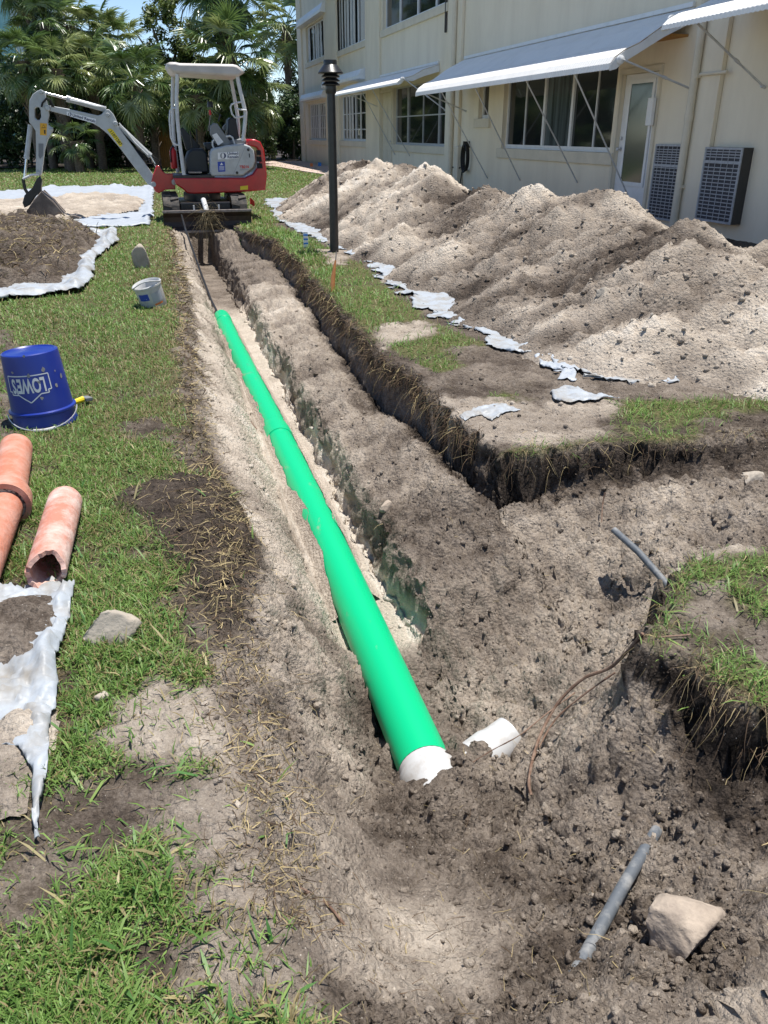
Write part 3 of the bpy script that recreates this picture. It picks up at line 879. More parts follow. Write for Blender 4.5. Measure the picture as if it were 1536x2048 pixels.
# loose clods over the trench, the pit and the trodden soil
N = 75000
cy = np.exp(rng.uniform(math.log(.72), math.log(12.0), N)); cx = rng.uniform(-.75, 1.0, N) * cy * .62 + .30 * cy + .2
cz = ground_z(cx, cy); cv = ground_z(cx, cy, GV); ct = ground_z(cx, cy, GT); camp = ground_z(cx, cy, GA)
keep = (cv < .25) & (cx > -1.2) & (cx < 2.9) & (rng.random(N) < .45 + .55 * np.clip(camp + .25, 0, 1))
keep &= ~((cx > .5) & (cx < .79) & (cy > 2.0) & (rng.random(N) < .8))
keep &= ~((sdpoly(polyg([(520, 1560), (700, 1580), (880, 1640), (1000, 1700), (1040, 1900), (960, 2100), (560, 2100), (600, 1850)], -.25), cx, cy) > 0) & (rng.random(N) < .6))
cx, cy, cz, ct = cx[keep][:26000], cy[keep][:26000], cz[keep][:26000], ct[keep][:26000]
cr_ = np.minimum(.0017 * (1 - rng.random(len(cx))) ** -.52, .016) * (.55 + .30 * np.sqrt(cy))
ob = obj('soil_clods', clods('soil_clods', np.stack([cx, cy, cz + .05 * cr_], 1), cr_, np.clip(ct + rng.normal(0, .08, len(cx)) + .02, .05, .95), M['soil'], 3))
tag(ob, 'loose crumbs and clods of soil in the trench', 'soil crumbs', kind='stuff')
# and over the heap
N = 7500
cy = np.exp(rng.uniform(math.log(3.4), math.log(18), N)); cx = rng.uniform(1.95, 4.3, N)
ch, ct = pile_h(cx, cy)
ok_ = ch > .0
cx, cy, ch, ct = cx[ok_], cy[ok_], ch[ok_], ct[ok_]
cr_ = np.minimum(.0048 * (1 - rng.random(len(cx))) ** -.50, .026) * (.7 + .05 * cy)
ob = obj('heap_clods', clods('heap_clods', np.stack([cx, cy, ch - .015 + .1 * cr_], 1), cr_, np.clip(ct + rng.normal(.08, .08, len(cx)), .3, .95), M['pile'], 4))
tag(ob, 'loose lumps scattered over the long soil heap', 'soil lumps', kind='stuff')

def heap(name, label, cat, poly, h, base, tone_f, step, seed, rough=1.0, mat_=None, peak=None):
    x0, y0 = poly.min(0); x1, y1 = poly.max(0)
    xs = np.arange(x0 - .05, x1 + .06, step); ys = np.arange(y0 - .05, y1 + .06, step)
    A, B = np.meshgrid(xs, ys)
    n2 = fbm(A, B, 3.5, 4, seed); n3 = fbm(A, B, 14, 4, seed + 9, .6)
    sd = sdpoly(poly, A.ravel(), B.ravel()).reshape(A.shape) + .05 * n2
    hh = h * np.clip(sd / (h * 1.6), -.3, 1) ** 1 * (.8 + .5 * n2) + rough * np.clip(sd / .1, 0, 1) * (.03 * n2 + .02 * n3 - .02 * (cell2(A, B, 12, seed) - .4))
    if peak is not None:
        hh = hh + peak[2] * np.exp(-((A - peak[0]) ** 2 + (B - peak[1]) ** 2) / peak[3] ** 2) * np.clip(sd / .2, 0, 1)
    Z = ground_z(A, B) + base + hh
    me = grid_mesh(name, xs, ys, Z, sd > -.02, [mat_ or M['soil']], {'tone': np.clip(tone_f(A, B, n2, n3), .05, .97), 'veg': A * 0, 'green': A * 0})
    o = obj(name, me)
    tag(o, label, cat)
    return o, (xs, ys, Z)

def sheet(name, label, poly, base, wr, step, seed, mat_, roll=0.0, ragged=.03, freq=3.0):
    x0, y0 = poly.min(0); x1, y1 = poly.max(0)
    xs = np.arange(x0 - .05, x1 + .06, step); ys = np.arange(y0 - .05, y1 + .06, step)
    A, B = np.meshgrid(xs, ys)
    n1 = fbm(A, B, freq, 3, seed); n2 = 1 - np.abs(fbm(A + .3 * n1, B, freq * 2.1, 3, seed + 4)) * 2
    sd = sdpoly(poly, A.ravel(), B.ravel()).reshape(A.shape) + ragged * fbm(A, B, 6, 3, seed + 7)
    Z = ground_z(A, B) + base + wr * (.5 * (n1 + .4).clip(0) + .40 * n2.clip(0) ** 3)
    if roll:
        Z = Z + roll * np.exp(-((sd - roll * 1.1) / (roll * .9)) ** 2) * (.35 + .9 * (n1 + .25).clip(0))
    me = grid_mesh(name, xs, ys, Z, sd > 0, [mat_], {}, sd=sd)
    o = obj(name, me)
    md = o.modifiers.new('gauge', 'SOLIDIFY'); md.thickness = .0015
    tag(o, label, 'plastic sheet')
    return o

# sheet under the long heap, showing along its foot
SH_R = np.vstack([polyg([(530, 398), (640, 396)]), [[3.6, 18.2], [3.4, 10], [3.3, 5.4]], polyg([(1330, 770), (1160, 762), (1090, 702), (1060, 708), (982, 693), (955, 662), (895, 642), (845, 620), (788, 578), (760, 550), (735, 526), (695, 502), (635, 482), (580, 456), (550, 436)])])
sheet('plastic_sheet', 'white plastic sheet showing along the foot of the long soil heap', SH_R, .005, .026, .026, 41, M['sheetmud'], roll=.016, ragged=.15, freq=2.2)
fl = polyg([(1098, 788), (1130, 778), (1190, 795), (1245, 800), (1190, 806), (1130, 812), (1105, 806)])
sheet('plastic_scrap', 'grey crumpled plastic flap at the near corner of the soil heap', fl, .004, .022, .012, 43, M['sheetmud'], roll=.012, ragged=.02)
fl = polyg([(1070, 715), (1085, 712), (1150, 745), (1150, 768), (1115, 765), (1125, 745), (1080, 735)])
sheet('plastic_scrap', 'torn white plastic strip half buried in the foot of the soil heap', fl, .004, .025, .012, 44, M['sheet'], roll=.012, ragged=.02)
fl = polyg([(918, 835), (960, 818), (1010, 815), (1040, 822), (1000, 830), (985, 845), (960, 828), (930, 842)])
sheet('plastic_scrap', 'thin grey plastic scrap on bare sand at the trench corner', fl, .003, .012, .008, 45, M['sheetmud'], roll=.006, ragged=.02)
fl = polyg([(1506, 762), (1560, 758), (1560, 792), (1515, 795)])
sheet('plastic_scrap', 'white plastic edge at the right end of the soil heap', fl, .004, .03, .015, 46, M['sheet'], roll=.02, ragged=.02)
# far left sheet with sand, behind it the lawn
SH_F = polyg([(-40, 388), (60, 380), (130, 374), (240, 375), (308, 378), (306, 420), (300, 452), (160, 458), (90, 460), (-60, 466)])
sheet('plastic_sheet', 'wide white plastic sheet spread on the lawn under the digger bucket', SH_F, .012, .07, .05, 47, M['sheet'], roll=.05, ragged=.06, freq=1.5)
heap('sand_heap', 'thin tan sand spread on the white sheet by the digger bucket', 'sand heap', polyg([(-60, 410), (60, 405), (190, 394), (250, 396), (290, 405), (280, 425), (220, 436), (130, 448), (40, 452), (-60, 452)]), .05, .05,
     lambda A, B, n2, n3: .66 + .22 * n2 + .1 * n3, .04, 48, 1.4, peak=(-2.9, 14.5, .22, .6))
# left spoil of turf on a sheet with a rolled edge
SH_L = polyg([(-80, 470), (60, 452), (190, 470), (232, 462), (238, 485), (205, 508), (190, 528), (186, 562), (165, 585), (90, 596), (0, 604), (-90, 610)])
sheet('plastic_sheet', 'white plastic sheet with a rolled edge under the turf heap on the left', SH_L, .012, .06, .02, 49, M['sheetmud'], roll=.075, ragged=.035, freq=3)
TURF = polyg([(-90, 440), (20, 440), (110, 452), (175, 466), (205, 482), (192, 502), (165, 520), (168, 548), (120, 570), (60, 572), (0, 584), (-90, 590)])
turf, (txs, tys, tZ) = heap('turf_heap', 'heap of torn brown turf and roots on the rolled plastic sheet', 'turf heap', TURF, .13, .02,
     lambda A, B, n2, n3: .22 + .12 * n2 + .10 * n3, .022, 50, 2.2, peak=(-1.75, 9.9, .10, .6))
# near left sheet with soil
SH_N = polyg([(-60, 1182), (60, 1180), (105, 1168), (158, 1178), (150, 1215), (135, 1275), (112, 1330), (124, 1380), (104, 1500), (92, 1580), (78, 1690), (70, 1660), (66, 1560), (40, 1520), (-60, 1500)])
sheet('plastic_sheet', 'creased pale plastic sheet at the left edge below the clay pipes', SH_N, .010, .05, .010, 51, M['sheetmud'], roll=.028, ragged=.018, freq=7)
heap('soil_heap', 'brown soil lying on the creased pale sheet below the clay pipes', 'soil heap', polyg([(-60, 1226), (10, 1218), (60, 1208), (118, 1206), (112, 1250), (86, 1300), (84, 1345), (60, 1352), (20, 1330), (-20, 1345), (-60, 1350)]), .045, .020,
     lambda A, B, n2, n3: .27 + .18 * n2 + .12 * n3, .010, 52, .6)
heap('sand_heap', 'small tan sand patch on the near end of the creased sheet', 'sand heap', polyg([(-60, 1480), (0, 1470), (40, 1440), (72, 1430), (78, 1500), (74, 1560), (68, 1640), (20, 1650), (-60, 1650)]), .035, .016,
     lambda A, B, n2, n3: .62 + .22 * n2 + .12 * n3, .010, 53, .6)

# ================================================================ GRASS
COVER = [SH_F, SH_L, SH_N]
def covered(x, y):
    m = np.zeros(len(x), bool)
    for p in COVER: m |= sdpoly(p, x, y) > -.005
    m |= (sdpoly(SH_R, x, y) > -.02) & (x > 1.98)
    return m

def blades(name, P, hgt, wid, lean_az, lean, colr, curl, mat_=None):
    n = len(P)
    d = np.stack([np.cos(lean_az), np.sin(lean_az), np.zeros(n)], 1); sidev = np.stack([-d[:, 1], d[:, 0], np.zeros(n)], 1)
    up = np.array([0, 0, 1.0])
    h1 = hgt * .55; l1 = lean
    m1 = P + d * (h1 * np.sin(l1))[:, None] + up * (h1 * np.cos(l1))[:, None]
    l2 = lean + curl
    tip = m1 + d * ((hgt - h1) * np.sin(l2))[:, None] + up * ((hgt - h1) * np.cos(l2))[:, None]
    tw = rng.uniform(-.6, .6, n)
    sidev = sidev * np.cos(tw)[:, None] + d * np.sin(tw)[:, None]
    s0 = sidev * (wid * .42)[:, None]; s1 = sidev * (wid * .5)[:, None]
    V = np.stack([P - s0, P + s0, m1 - s1, m1 + s1, tip], 1).reshape(-1, 3)
    b = (np.arange(n) * 5)[:, None]
    C = np.repeat(colr, 5, 0)
    return mesh_np(name, V, [b + np.array([[0, 1, 3, 2]]), b + np.array([[2, 3, 4]])], [mat_ or M['grass']], False, None, C)

N = 183000
ty = np.exp(rng.uniform(math.log(.62), math.log(44.0), N))
tx = ty * rng.uniform(-.26, 1.02, N) + rng.normal(0, .05, N)
tx = np.where(rng.random(N) < .6, ty * rng.uniform(-.30, .20, N) + rng.normal(0, .1, N), tx)
tx = np.where((ty < 2.2) & (rng.random(N) < .35), ty * rng.uniform(-.62, -.1, N), tx)
tv = ground_z(tx, ty, GV)
keep = (rng.random(N) < tv * 1.05) & ~covered(tx, ty) & (tx < 6.4)
ph_, _ = pile_h(tx, ty)
keep &= ~((tx > 2.0) & (ph_ > -.02) & (ty > 3.15) & (ty < 21))
tx, ty = tx[keep], ty[keep]
print('tufts', len(tx))
K = 4
bx = np.repeat(tx, K); by = np.repeat(ty, K)
spread = .010 + .0030 * by
bx = bx + rng.normal(0, 1, len(bx)) * spread; by = by + rng.normal(0, 1, len(by)) * spread
bz = ground_z(bx, by)
big = fbm(bx, by, .9, 3, 91); mid_ = fbm(bx, by, 4, 3, 92)
near_edge = np.clip(1 - np.abs(bx - .1) / .28, 0, 1) * (by < 13)
hgt = (.012 + .044 * rng.random(len(bx)) ** 1.9 + .016 * np.clip(mid_, -.4, 1)) * (1 + .02 * by).clip(1, 1.6)
rightstrip = (bx > 1.3) & (by < 14)
hgt = hgt * np.where(rightstrip, 1.45, 1.0)
wid = np.maximum(rng.uniform(.0018, .0040, len(bx)), .00095 * by)
straw = rng.random(len(bx)) < (.20 + .30 * near_edge + .30 * np.clip(-big * 1.6, 0, 1) - .10 * rightstrip + .12 * (by > 12.5) * (by < 22))
g1 = np.array([.078, .165, .028]); g2 = np.array([.225, .345, .085]); s1 = np.array([.36, .30, .14]); s2 = np.array([.20, .15, .07])
t_ = rng.random(len(bx))[:, None]
colr = g1 * (1 - t_) + g2 * t_
colr = np.where(straw[:, None], s1 * t_ + s2 * (1 - t_), colr)
colr = colr * (1 + .22 * big)[:, None]
gme_ = blades('grass', np.stack([bx, by, bz - .003], 1), hgt, wid, rng.uniform(0, 2 * np.pi, len(bx)), rng.uniform(.25, 1.35, len(bx)), colr, rng.uniform(.1, .9, len(bx)))
tag(obj('grass', gme_), 'short patchy lawn grass with dry straw around the trench', 'grass', kind='stuff')

# coarse runners and broad blades in the foreground, and a few weeds
N = 1300
ty = np.exp(rng.uniform(math.log(.75), math.log(3.6), N)); tx = ty * rng.uniform(-.28, .12, N)
far_r = rng.random(N) < .12
tx = np.where(far_r, rng.uniform(1.25, 2.3, N), tx); ty = np.where(far_r, rng.uniform(1.5, 2.1, N), ty)
keep = (rng.random(N) < ground_z(tx, ty, GV) + .10) & ~covered(tx, ty) & (ground_z(tx, ty) > -.06)
tx, ty = tx[keep], ty[keep]
n = len(tx); t_ = rng.random(n)[:, None]
colr = np.array([.07, .19, .045]) * (1 - t_) + np.array([.24, .34, .09]) * t_
st = rng.random(n) < .22
colr[st] = np.array([.42, .36, .18]) * rng.uniform(.6, 1.05, (st.sum(), 1))
gme_ = blades('broad_grass', np.stack([tx, ty, ground_z(tx, ty)], 1), rng.uniform(.035, .09, n), rng.uniform(.004, .0085, n), rng.uniform(0, 6.3, n), rng.uniform(.5, 1.35, n), colr, rng.uniform(.1, .6, n))
tag(obj('broad_grass', gme_), 'broad coarse grass blades and runners in the foreground lawn', 'grass', kind='stuff')

# torn roots and straw hanging from the cut turf edges
def ribbons(P, D, L, W, C, sag):
    n = len(P)
    D = D / np.linalg.norm(D, axis=1)[:, None]
    S = np.cross(D, rng.normal(size=(n, 3))); S /= np.linalg.norm(S, axis=1)[:, None]
    pts = []
    for k, t in enumerate((0, .35, .7, 1.0)):
        c = P + D * (L * t)[:, None] + np.array([0, 0, -1.0]) * (sag * L * t * t)[:, None] + rng.normal(0, .08, (n, 3)) * (L * t)[:, None]
        w = W * (1 - .6 * t)
        pts += [c - S * w[:, None], c + S * w[:, None]]
    V = np.stack(pts, 1).reshape(-1, 3)
    b = (np.arange(n) * 8)[:, None]
    F = np.concatenate([b + np.array([[0, 1, 3, 2]]), b + np.array([[2, 3, 5, 4]]), b + np.array([[4, 5, 7, 6]])])
    return V, F, np.repeat(C, 8, 0)

rp, rd, rl, rw, rc, rs_ = [], [], [], [], [], []
def add_roots(x, y, z, dirs, L, W, dry, sag):
    n = len(x)
    rp.append(np.stack([x, y, z], 1)); rd.append(dirs); rl.append(L); rw.append(W)
    t = rng.random((n, 1)); c = np.array([.085, .055, .035]) * (1 - t) + np.array([.16, .115, .075]) * t
    c = np.where(rng.random((n, 1)) < dry, np.array([.38, .30, .16]) * (.55 + .6 * t), c)
    rc.append(c); rs_.append(sag)
n = 3400                                                             # right bank lip
y = np.exp(rng.uniform(math.log(3.35), math.log(12.4), n)); x = 1.375 + rng.uniform(-.02, .06, n); x = x + wob(x, y)
z = rng.uniform(-.12, .02, n)
add_roots(x, y, z, np.stack([rng.uniform(-1, .15, n), rng.normal(0, .6, n), rng.normal(-.15, .5, n)], 1), rng.uniform(.03, .13, n) * (.8 + .05 * y), .0007 + .00024 * y, .16, rng.uniform(.2, 1.0, n))
for poly, cnt, inn in ((BANK[:6], 700, -1), (NEARBANK[:3], 160, 1), (NEARBANK[8:], 420, 1)):
    P_ = []
    seg = rng.integers(0, len(poly) - 1, cnt); t = rng.random(cnt)
    q = poly[seg] * (1 - t)[:, None] + poly[seg + 1] * t[:, None] + rng.normal(0, .025, (cnt, 2))
    add_roots(q[:, 0], q[:, 1], np.maximum(ground_z(q[:, 0], q[:, 1]), -.10) + .005, np.stack([rng.uniform(-1, .4, cnt), rng.uniform(-1, .3, cnt), rng.normal(-.1, .5, cnt)], 1), rng.uniform(.02, .11, cnt), rng.uniform(.0006, .0014, cnt), .3, rng.uniform(.2, .9, cnt))
n = 4200                                                             # dry straw along the left edge
y = np.exp(rng.uniform(math.log(1.0), math.log(13), n)); x = .10 + rng.normal(0, .055, n); x = x + wob(x, y)
add_roots(x, y, ground_z(x, y) + .004, np.stack([rng.normal(0, 1, n), rng.normal(0, 1, n), rng.uniform(0, .7, n)], 1), rng.uniform(.02, .075, n) * (.8 + .06 * y), .0008 + .0004 * y, .62, rng.uniform(.1, .6, n))
n = 700                                                              # roots in the dark spoil patch
q = SPOIL_L.mean(0) + rng.normal(0, 1, (n, 2)) * np.array([.13, .28])
add_roots(q[:, 0], q[:, 1], ground_z(q[:, 0], q[:, 1]) + .004, np.stack([rng.normal(0, 1, n), rng.normal(0, 1, n), rng.uniform(0, .35, n)], 1), rng.uniform(.03, .13, n), rng.uniform(.0006, .0015, n), .6, rng.uniform(.1, .4, n))
n = 5200                                                             # turf heap thatch
i = rng.integers(0, len(txs), n); j = rng.integers(0, len(tys), n)
ins = sdpoly(TURF, txs[i], tys[j]) > .06
i, j = i[ins], j[ins]; n = len(i)
add_roots(txs[i], tys[j], tZ[j, i], np.stack([rng.normal(0, 1, n), rng.normal(0, 1, n), rng.uniform(0, 1.0, n)], 1), rng.uniform(.06, .22, n), rng.uniform(.003, .006, n), .70, rng.uniform(.1, .6, n))
n = 1500                                                             # litter over all bare soil
y = np.exp(rng.uniform(math.log(.8), math.log(4.5), n)); x = rng.uniform(-.5, 1.6, n) * (.6 + .25 * y)
add_roots(x, y, ground_z(x, y) + .003, np.stack([rng.normal(0, 1, n), rng.normal(0, 1, n), rng.uniform(-.05, .25, n)], 1), rng.uniform(.015, .07, n), rng.uniform(.0005, .0012, n), .5, rng.uniform(0, .3, n))
V, F, C_ = ribbons(np.concatenate(rp), np.concatenate(rd), np.concatenate(rl), np.concatenate(rw), np.concatenate(rc), np.concatenate(rs_))
tag(obj('dry_roots', mesh_np('dry_roots', V, [F], [M['straw']], False, None, C_)), 'torn fine roots and straw along the cut turf edges', 'roots', kind='stuff')

# ================================================================ BUILDING
WX = 7.5
bld = thing('apartment_building', 'cream two-storey apartment building with white metal awnings beside the soil heap', 'building', (WX, 20, 0))
# openings: y0, y1, z0, z1
OP = {'w4': (13.25, 17.95, 1.0, 2.42), 'door_near': (12.0, 13.06, 0.06, 2.14), 'small': (18.80, 19.42, 1.60, 2.30), 'w3': (21.72, 26.72, .98, 2.55), 'door_far': (26.86, 28.12, .08, 2.46),
      'w2': (30.12, 34.35, 1.03, 2.60), 'w1': (37.02, 41.42, 1.01, 2.50), 'u1': (36.95, 41.38, 4.17, 5.56), 'u2': (29.55, 35.85, 4.12, 5.95), 'u3': (21.85, 27.95, 4.18, 5.95), 'u4': (12.6, 18.4, 4.18, 5.9), 'u5': (4.6, 9.4, 4.18, 5.9), 'w5': (4.4, 8.4, 1.0, 2.42)}
mb = MB()
Y_A, Y_B, ZT = 1.0, 43.4, 7.0
ys_ = sorted({Y_A, Y_B} | {v for o in OP.values() for v in o[:2]}); zs_ = sorted({-.3, ZT} | {v for o in OP.values() for v in o[2:]})
for i in range(len(ys_) - 1):
    for j in range(len(zs_) - 1):
        cy_, cz_ = (ys_[i] + ys_[i + 1]) / 2, (zs_[j] + zs_[j + 1]) / 2
        if any(o[0] < cy_ < o[1] and o[2] < cz_ < o[3] for o in OP.values()): continue
        mb.add([(WX, ys_[i], zs_[j]), (WX, ys_[i + 1], zs_[j]), (WX, ys_[i + 1], zs_[j + 1]), (WX, ys_[i], zs_[j + 1])], [(0, 3, 2, 1)])
RD = .17
for (a, b, c, d) in OP.values():
    mb.add([(WX, a, c), (WX, b, c), (WX, b, d), (WX, a, d), (WX + RD, a, c), (WX + RD, b, c), (WX + RD, b, d), (WX + RD, a, d)], [(0, 1, 5, 4), (1, 2, 6, 5), (2, 3, 7, 6), (3, 0, 4, 7)])
mb.add([(WX, Y_B, -.3), (WX + 11, Y_B, -.3), (WX + 11, Y_B, ZT), (WX, Y_B, ZT)], [(0, 1, 2, 3)])
mb.add([(WX, Y_A, -.3), (WX + 11, Y_A, -.3), (WX + 11, Y_A, ZT), (WX, Y_A, ZT)], [(3, 2, 1, 0)])
mb.add([(WX + 11, Y_A, -.3), (WX + 11, Y_B, -.3), (WX + 11, Y_B, ZT), (WX + 11, Y_A, ZT)], [(0, 1, 2, 3)])
mb.v = mb.v
wall = mb.build('wall', M['stucco'], bld)
MB().box((WX - .12, Y_A - .2, ZT + .002), (WX + 11.2, Y_B + .25, ZT + .24)).build('roof', M['trim'], bld, bevel=.02)
for (a, b) in ((28.15, 29.95), (34.55, 36.95), (42.3, 43.35), (20.55, 21.55)):
    MB().box((WX - .075, a, -.3), (WX - .003, b, ZT - .003)).build('pilaster', M['stucco'], bld, bevel=.008)
MB().box((WX - .07, 10.46, -.3), (WX - .003, 11.03, ZT - .003)).build('pilaster', M['stucco'], bld, bevel=.008)
# dark rooms behind the openings
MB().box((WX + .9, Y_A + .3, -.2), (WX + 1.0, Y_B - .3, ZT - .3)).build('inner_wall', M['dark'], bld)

def window(key, mull, thin=(), bars=(), mat_pane='glass', blinds=0, curtain=None, sill=True, fr=.05, inset=.10, fmat='white'):
    a, b, c, d = OP[key]
    m = MB(); x0, x1 = WX + inset, WX + inset + .055
    m.box((x0, a, c), (x1, a + fr, d)); m.box((x0, b - fr, c), (x1, b, d)); m.box((x0 + .002, a + fr, c), (x1 + .002, b - fr, c + fr * 1.5)); m.box((x0 + .002, a + fr, d - fr), (x1 + .002, b - fr, d))
    for y in mull: m.box((x0 - .006, y - fr * .8, c + fr * 1.5), (x1, y + fr * .8, d - fr))
    for y in thin: m.box((x0 + .010, y - .014, c + fr * 1.5), (x1, y + .014, d - fr))
    for z in bars: m.box((x0 + .012, a + fr, z - .016), (x1 - .004, b - fr, z + .016))
    w = m.build('window', M[fmat], bld)
    cuts = [a + fr] + sorted(list(mull)) + [b - fr]
    for i in range(len(cuts) - 1):
        p, q = cuts[i] + .001, cuts[i + 1] - .001
        MB().box((x1 - .02, p, c + fr), (x1 - .012, q, d - fr * .5)).build('pane', M[mat_pane if not isinstance(mat_pane, (list, tuple)) else mat_pane[i % len(mat_pane)]], w)
    if sill:
        MB().box((WX - .055, a - .18, c - .19), (WX + .09, b + .14, c - .002)).build('sill', M['trim'], w, bevel=.008)
    for k in range(blinds):
        y = a + fr * 1.6 + (b - a - fr * 3.2) * (k + .5) / blinds + random.uniform(-.03, .03)
        if random.random() < .18: continue
        wd = (b - a) / blinds * random.uniform(.22, .36)
        MB().box((x0 - .012, y - wd, c + fr * 1.6), (x0 - .004, y + wd, d - fr * 1.1)).build('blind_slat', M['blind'], w)
    if curtain:
        for (p, q) in curtain:
            m = MB(); n = int((q - p) / .035)
            pts = [(x0 + .002 + .012 * math.sin(i * 1.9) , p + (q - p) * i / n) for i in range(n + 1)]
            m.add([(x, y, c + fr * 1.5) for x, y in pts] + [(x, y, d - fr) for x, y in pts], [(i, i + 1, n + 2 + i, n + 1 + i) for i in range(n)])
            m.build('curtain', M['curtain'], w)
    return w

window('w4', (16.12, 14.95), (17.03, 14.07), mat_pane=('glass', 'curtainglass', 'glass'))
window('small', (), (), sill=True)
window('w3', (25.45, 22.55), (24.0,), (1.75,), fr=.04, fmat='alu')
window('w2', (32.2,), (), (1.42, 1.95), blinds=9)
window('w1', (39.3,), (), (1.5, 2.0), blinds=10)
window('u1', (39.3,), (), blinds=8)
window('u2', (33.7, 31.6), (), blinds=13)
window('u3', (26.35, 24.6, 23.0), ())
window('u4', (16.5, 14.5), ()); window('u5', (7.8, 6.2), ()); window('w5', (6.2,), ())
# pale curtains hang inside the middle leaf
# near door with a long glass light
def door(key, glass, mat_, y_knob):
    a, b, c, d = OP[key]
    fr = MB()
    fr.box((WX - .03, a - .07, c - .05), (WX + .10, a, d)); fr.box((WX - .03, b, c - .05), (WX + .10, b + .07, d)); fr.box((WX - .032, a - .07, d + .001), (WX + .10, b + .07, d + .08))
    o = MB().box((WX + .05, a + .004, c), (WX + .10, b - .004, d - .004)).build('door', mat_, bld, bevel=.004)
    fr.build('frame', M['trim'], o)
    if glass:
        g0, g1, g2, g3 = glass
        m = MB(); t = .06
        m.box((WX + .030, g0 - t, g2 - t), (WX + .048, g0, g3 + t)); m.box((WX + .030, g1, g2 - t), (WX + .048, g1 + t, g3 + t)); m.box((WX + .031, g0, g2 - t), (WX + .048, g1, g2)); m.box((WX + .031, g0, g3), (WX + .048, g1, g3 + t))
        m.build('glazing_bead', M['white'], o)
        MB().box((WX + .038, g0, g2), (WX + .047, g1, g3)).build('pane', M['glass2'], o)
    k = MB(); k.lathe([(.0, -.075), (.026, -.07), (.032, -.05), (.012, -.035), (.012, 0), (.034, .0), (.034, .01)], 12, frame((WX + .045, y_knob, 1.06), (1, 0, 0)))
    k.build('knob', M['alu'], o, smooth=True)
    MB().lathe([(.0, -.03), (.026, -.028), (.026, .01)], 12, frame((WX + .045, y_knob, 1.22), (1, 0, 0))).build('deadbolt', M['alu'], o, smooth=True)
    return o
door('door_near', (12.22, 12.84, .58, 2.0), M['white'], 12.98)
fd = door('door_far', None, M['trim'], 27.0)
for zz in (.3, 1.0, 1.7):
    for yy in (27.08, 27.55):
        MB().box((WX + .038, yy, zz), (WX + .049, yy + .36, zz + .5)).build('raised_panel', M['trim'], fd, bevel=.008)
MB().box((WX + .02, 11.995, 2.225), (WX + .06, 13.05, 2.47)).build('transom', M['trim'], bld)
# mailbox on the near door frame
MB().box((WX - .10, 11.955, 1.40), (WX - .04, 12.10, 1.78)).build('letter_box', M['white'], bld, bevel=.01)
# rolled shutter housings
for (a, b, z0, z1, dpt) in ((36.7, 42.0, 2.62, 2.95, .28), (30.0, 36.6, 2.95, 3.30, .30), (36.4, 42.3, 5.62, 6.0, .28), (29.4, 36.2, 6.02, 6.4, .3)):
    m = MB()
    pr = [(0, z0), (-dpt, z0 + .02), (-dpt * 1.02, z0 + .12), (-dpt * .7, z1 - .04), (0, z1)]
    m.add([(WX - .002 + p[0], a, p[1]) for p in pr] + [(WX - .002 + p[0], b, p[1]) for p in pr], [(i, i + 1, i + 6, i + 5) for i in range(4)] + [(0, 5, 9, 4), (4, 3, 2, 1, 0), (5, 6, 7, 8, 9)])
    m.build('shutter_housing', M['white'], bld, bevel=.008)

def awning(y0, y1, zt, zl, xl, pitch, struts, braces, right_panel=True, label=None):
    pr = [(WX - .01, zt), (WX - .45, zt - (zt - zl) * .27), (xl + .42, zt - (zt - zl) * .56), (xl + .20, zt - (zt - zl) * .68), (xl + .07, zt - (zt - zl) * .79), (xl + .01, zt - (zt - zl) * .90), (xl, zl)]
    n = int((y1 - y0) / pitch * 4)
    V = []; F = []
    for i in range(n + 1):
        y = y0 + (y1 - y0) * i / n
        ph = (i % 4)
        off = (.0, .011, .011, .0)[ph]
        for k, (x, z) in enumerate(pr):
            kx, kz = (.35, .94) if k < 4 else (.95, .3)
            V.append((x - off * kx, y, z + off * kz))
    L = len(pr)
    F = [(i * L + k, (i + 1) * L + k, (i + 1) * L + k + 1, i * L + k + 1) for i in range(n) for k in range(L - 1)]
    m = MB(); m.add(V, F)
    o = m.build('awning', M['awning'], bld, label=label)
    md = o.modifiers.new('gauge', 'SOLIDIFY'); md.thickness = .006
    MB().box((WX - .05, y0, zt + .012), (WX - .003, y1, zt + .07)).build('wall_flashing', M['white'], o)
    for ye in ((y0,) if right_panel else ()) + (y1,):
        loop = [(x, z - .015) for x, z in pr] + [(xl + .10, zl + .01), (xl + .20, zl + .09), (xl + .42, zt - (zt - zl) * .56 - .13), (WX - .45, zt - (zt - zl) * .27 - .16), (WX - .01, zt - .17)]
        plate('end_panel', [loop], ye + (-.012 if ye == y0 else .012), .006, M['white'], o, bevel=.001)
        c = (xl + .14, ye + (-.02 if ye == y0 else .02), zl + .12)
        MB().lathe([(0, 0), (.055, 0), (.055, .03), (.03, .045), (0, .05)], 14, frame(c, (0, -1 if ye == y0 else 1, 0))).build('arm_boss', M['white'], o, smooth=True)
    for (ya, yb, zb) in struts:
        MB().tube([(xl + .03, ya, zl + .03), (WX - .005, yb, zb)], .013, 8).build('strut', M['alu'], o, smooth=True)
    for (ya, za, yb, zb) in braces:
        s_ = MB().tube([(xl + .14, ya, za), (WX - .005, yb, zb)], .014, 8)
        p = Vector((xl + .14, ya, za)).lerp(Vector((WX, yb, zb)), .55)
        s_.tube([p, p + (Vector((WX, yb, zb)) - p) * .12], .021, 8)
        s_.tube([(WX - .06, yb, zb + .02), (WX - .002, yb, zb)], .02, 8)
        s_.build('brace', M['alu'], o, smooth=True)
    return o
awning(11.35, 20.4, 2.86, 2.09, 6.28, .075, [(18.62, 18.62, .355), (16.6, 16.8, .40), (14.2, 14.27, .485), (12.45, 12.4, .30)], [(11.30, 2.22, 11.05, 1.83), (20.45, 2.2, 20.2, 1.77)], label='large white corrugated awning over the glazed door')
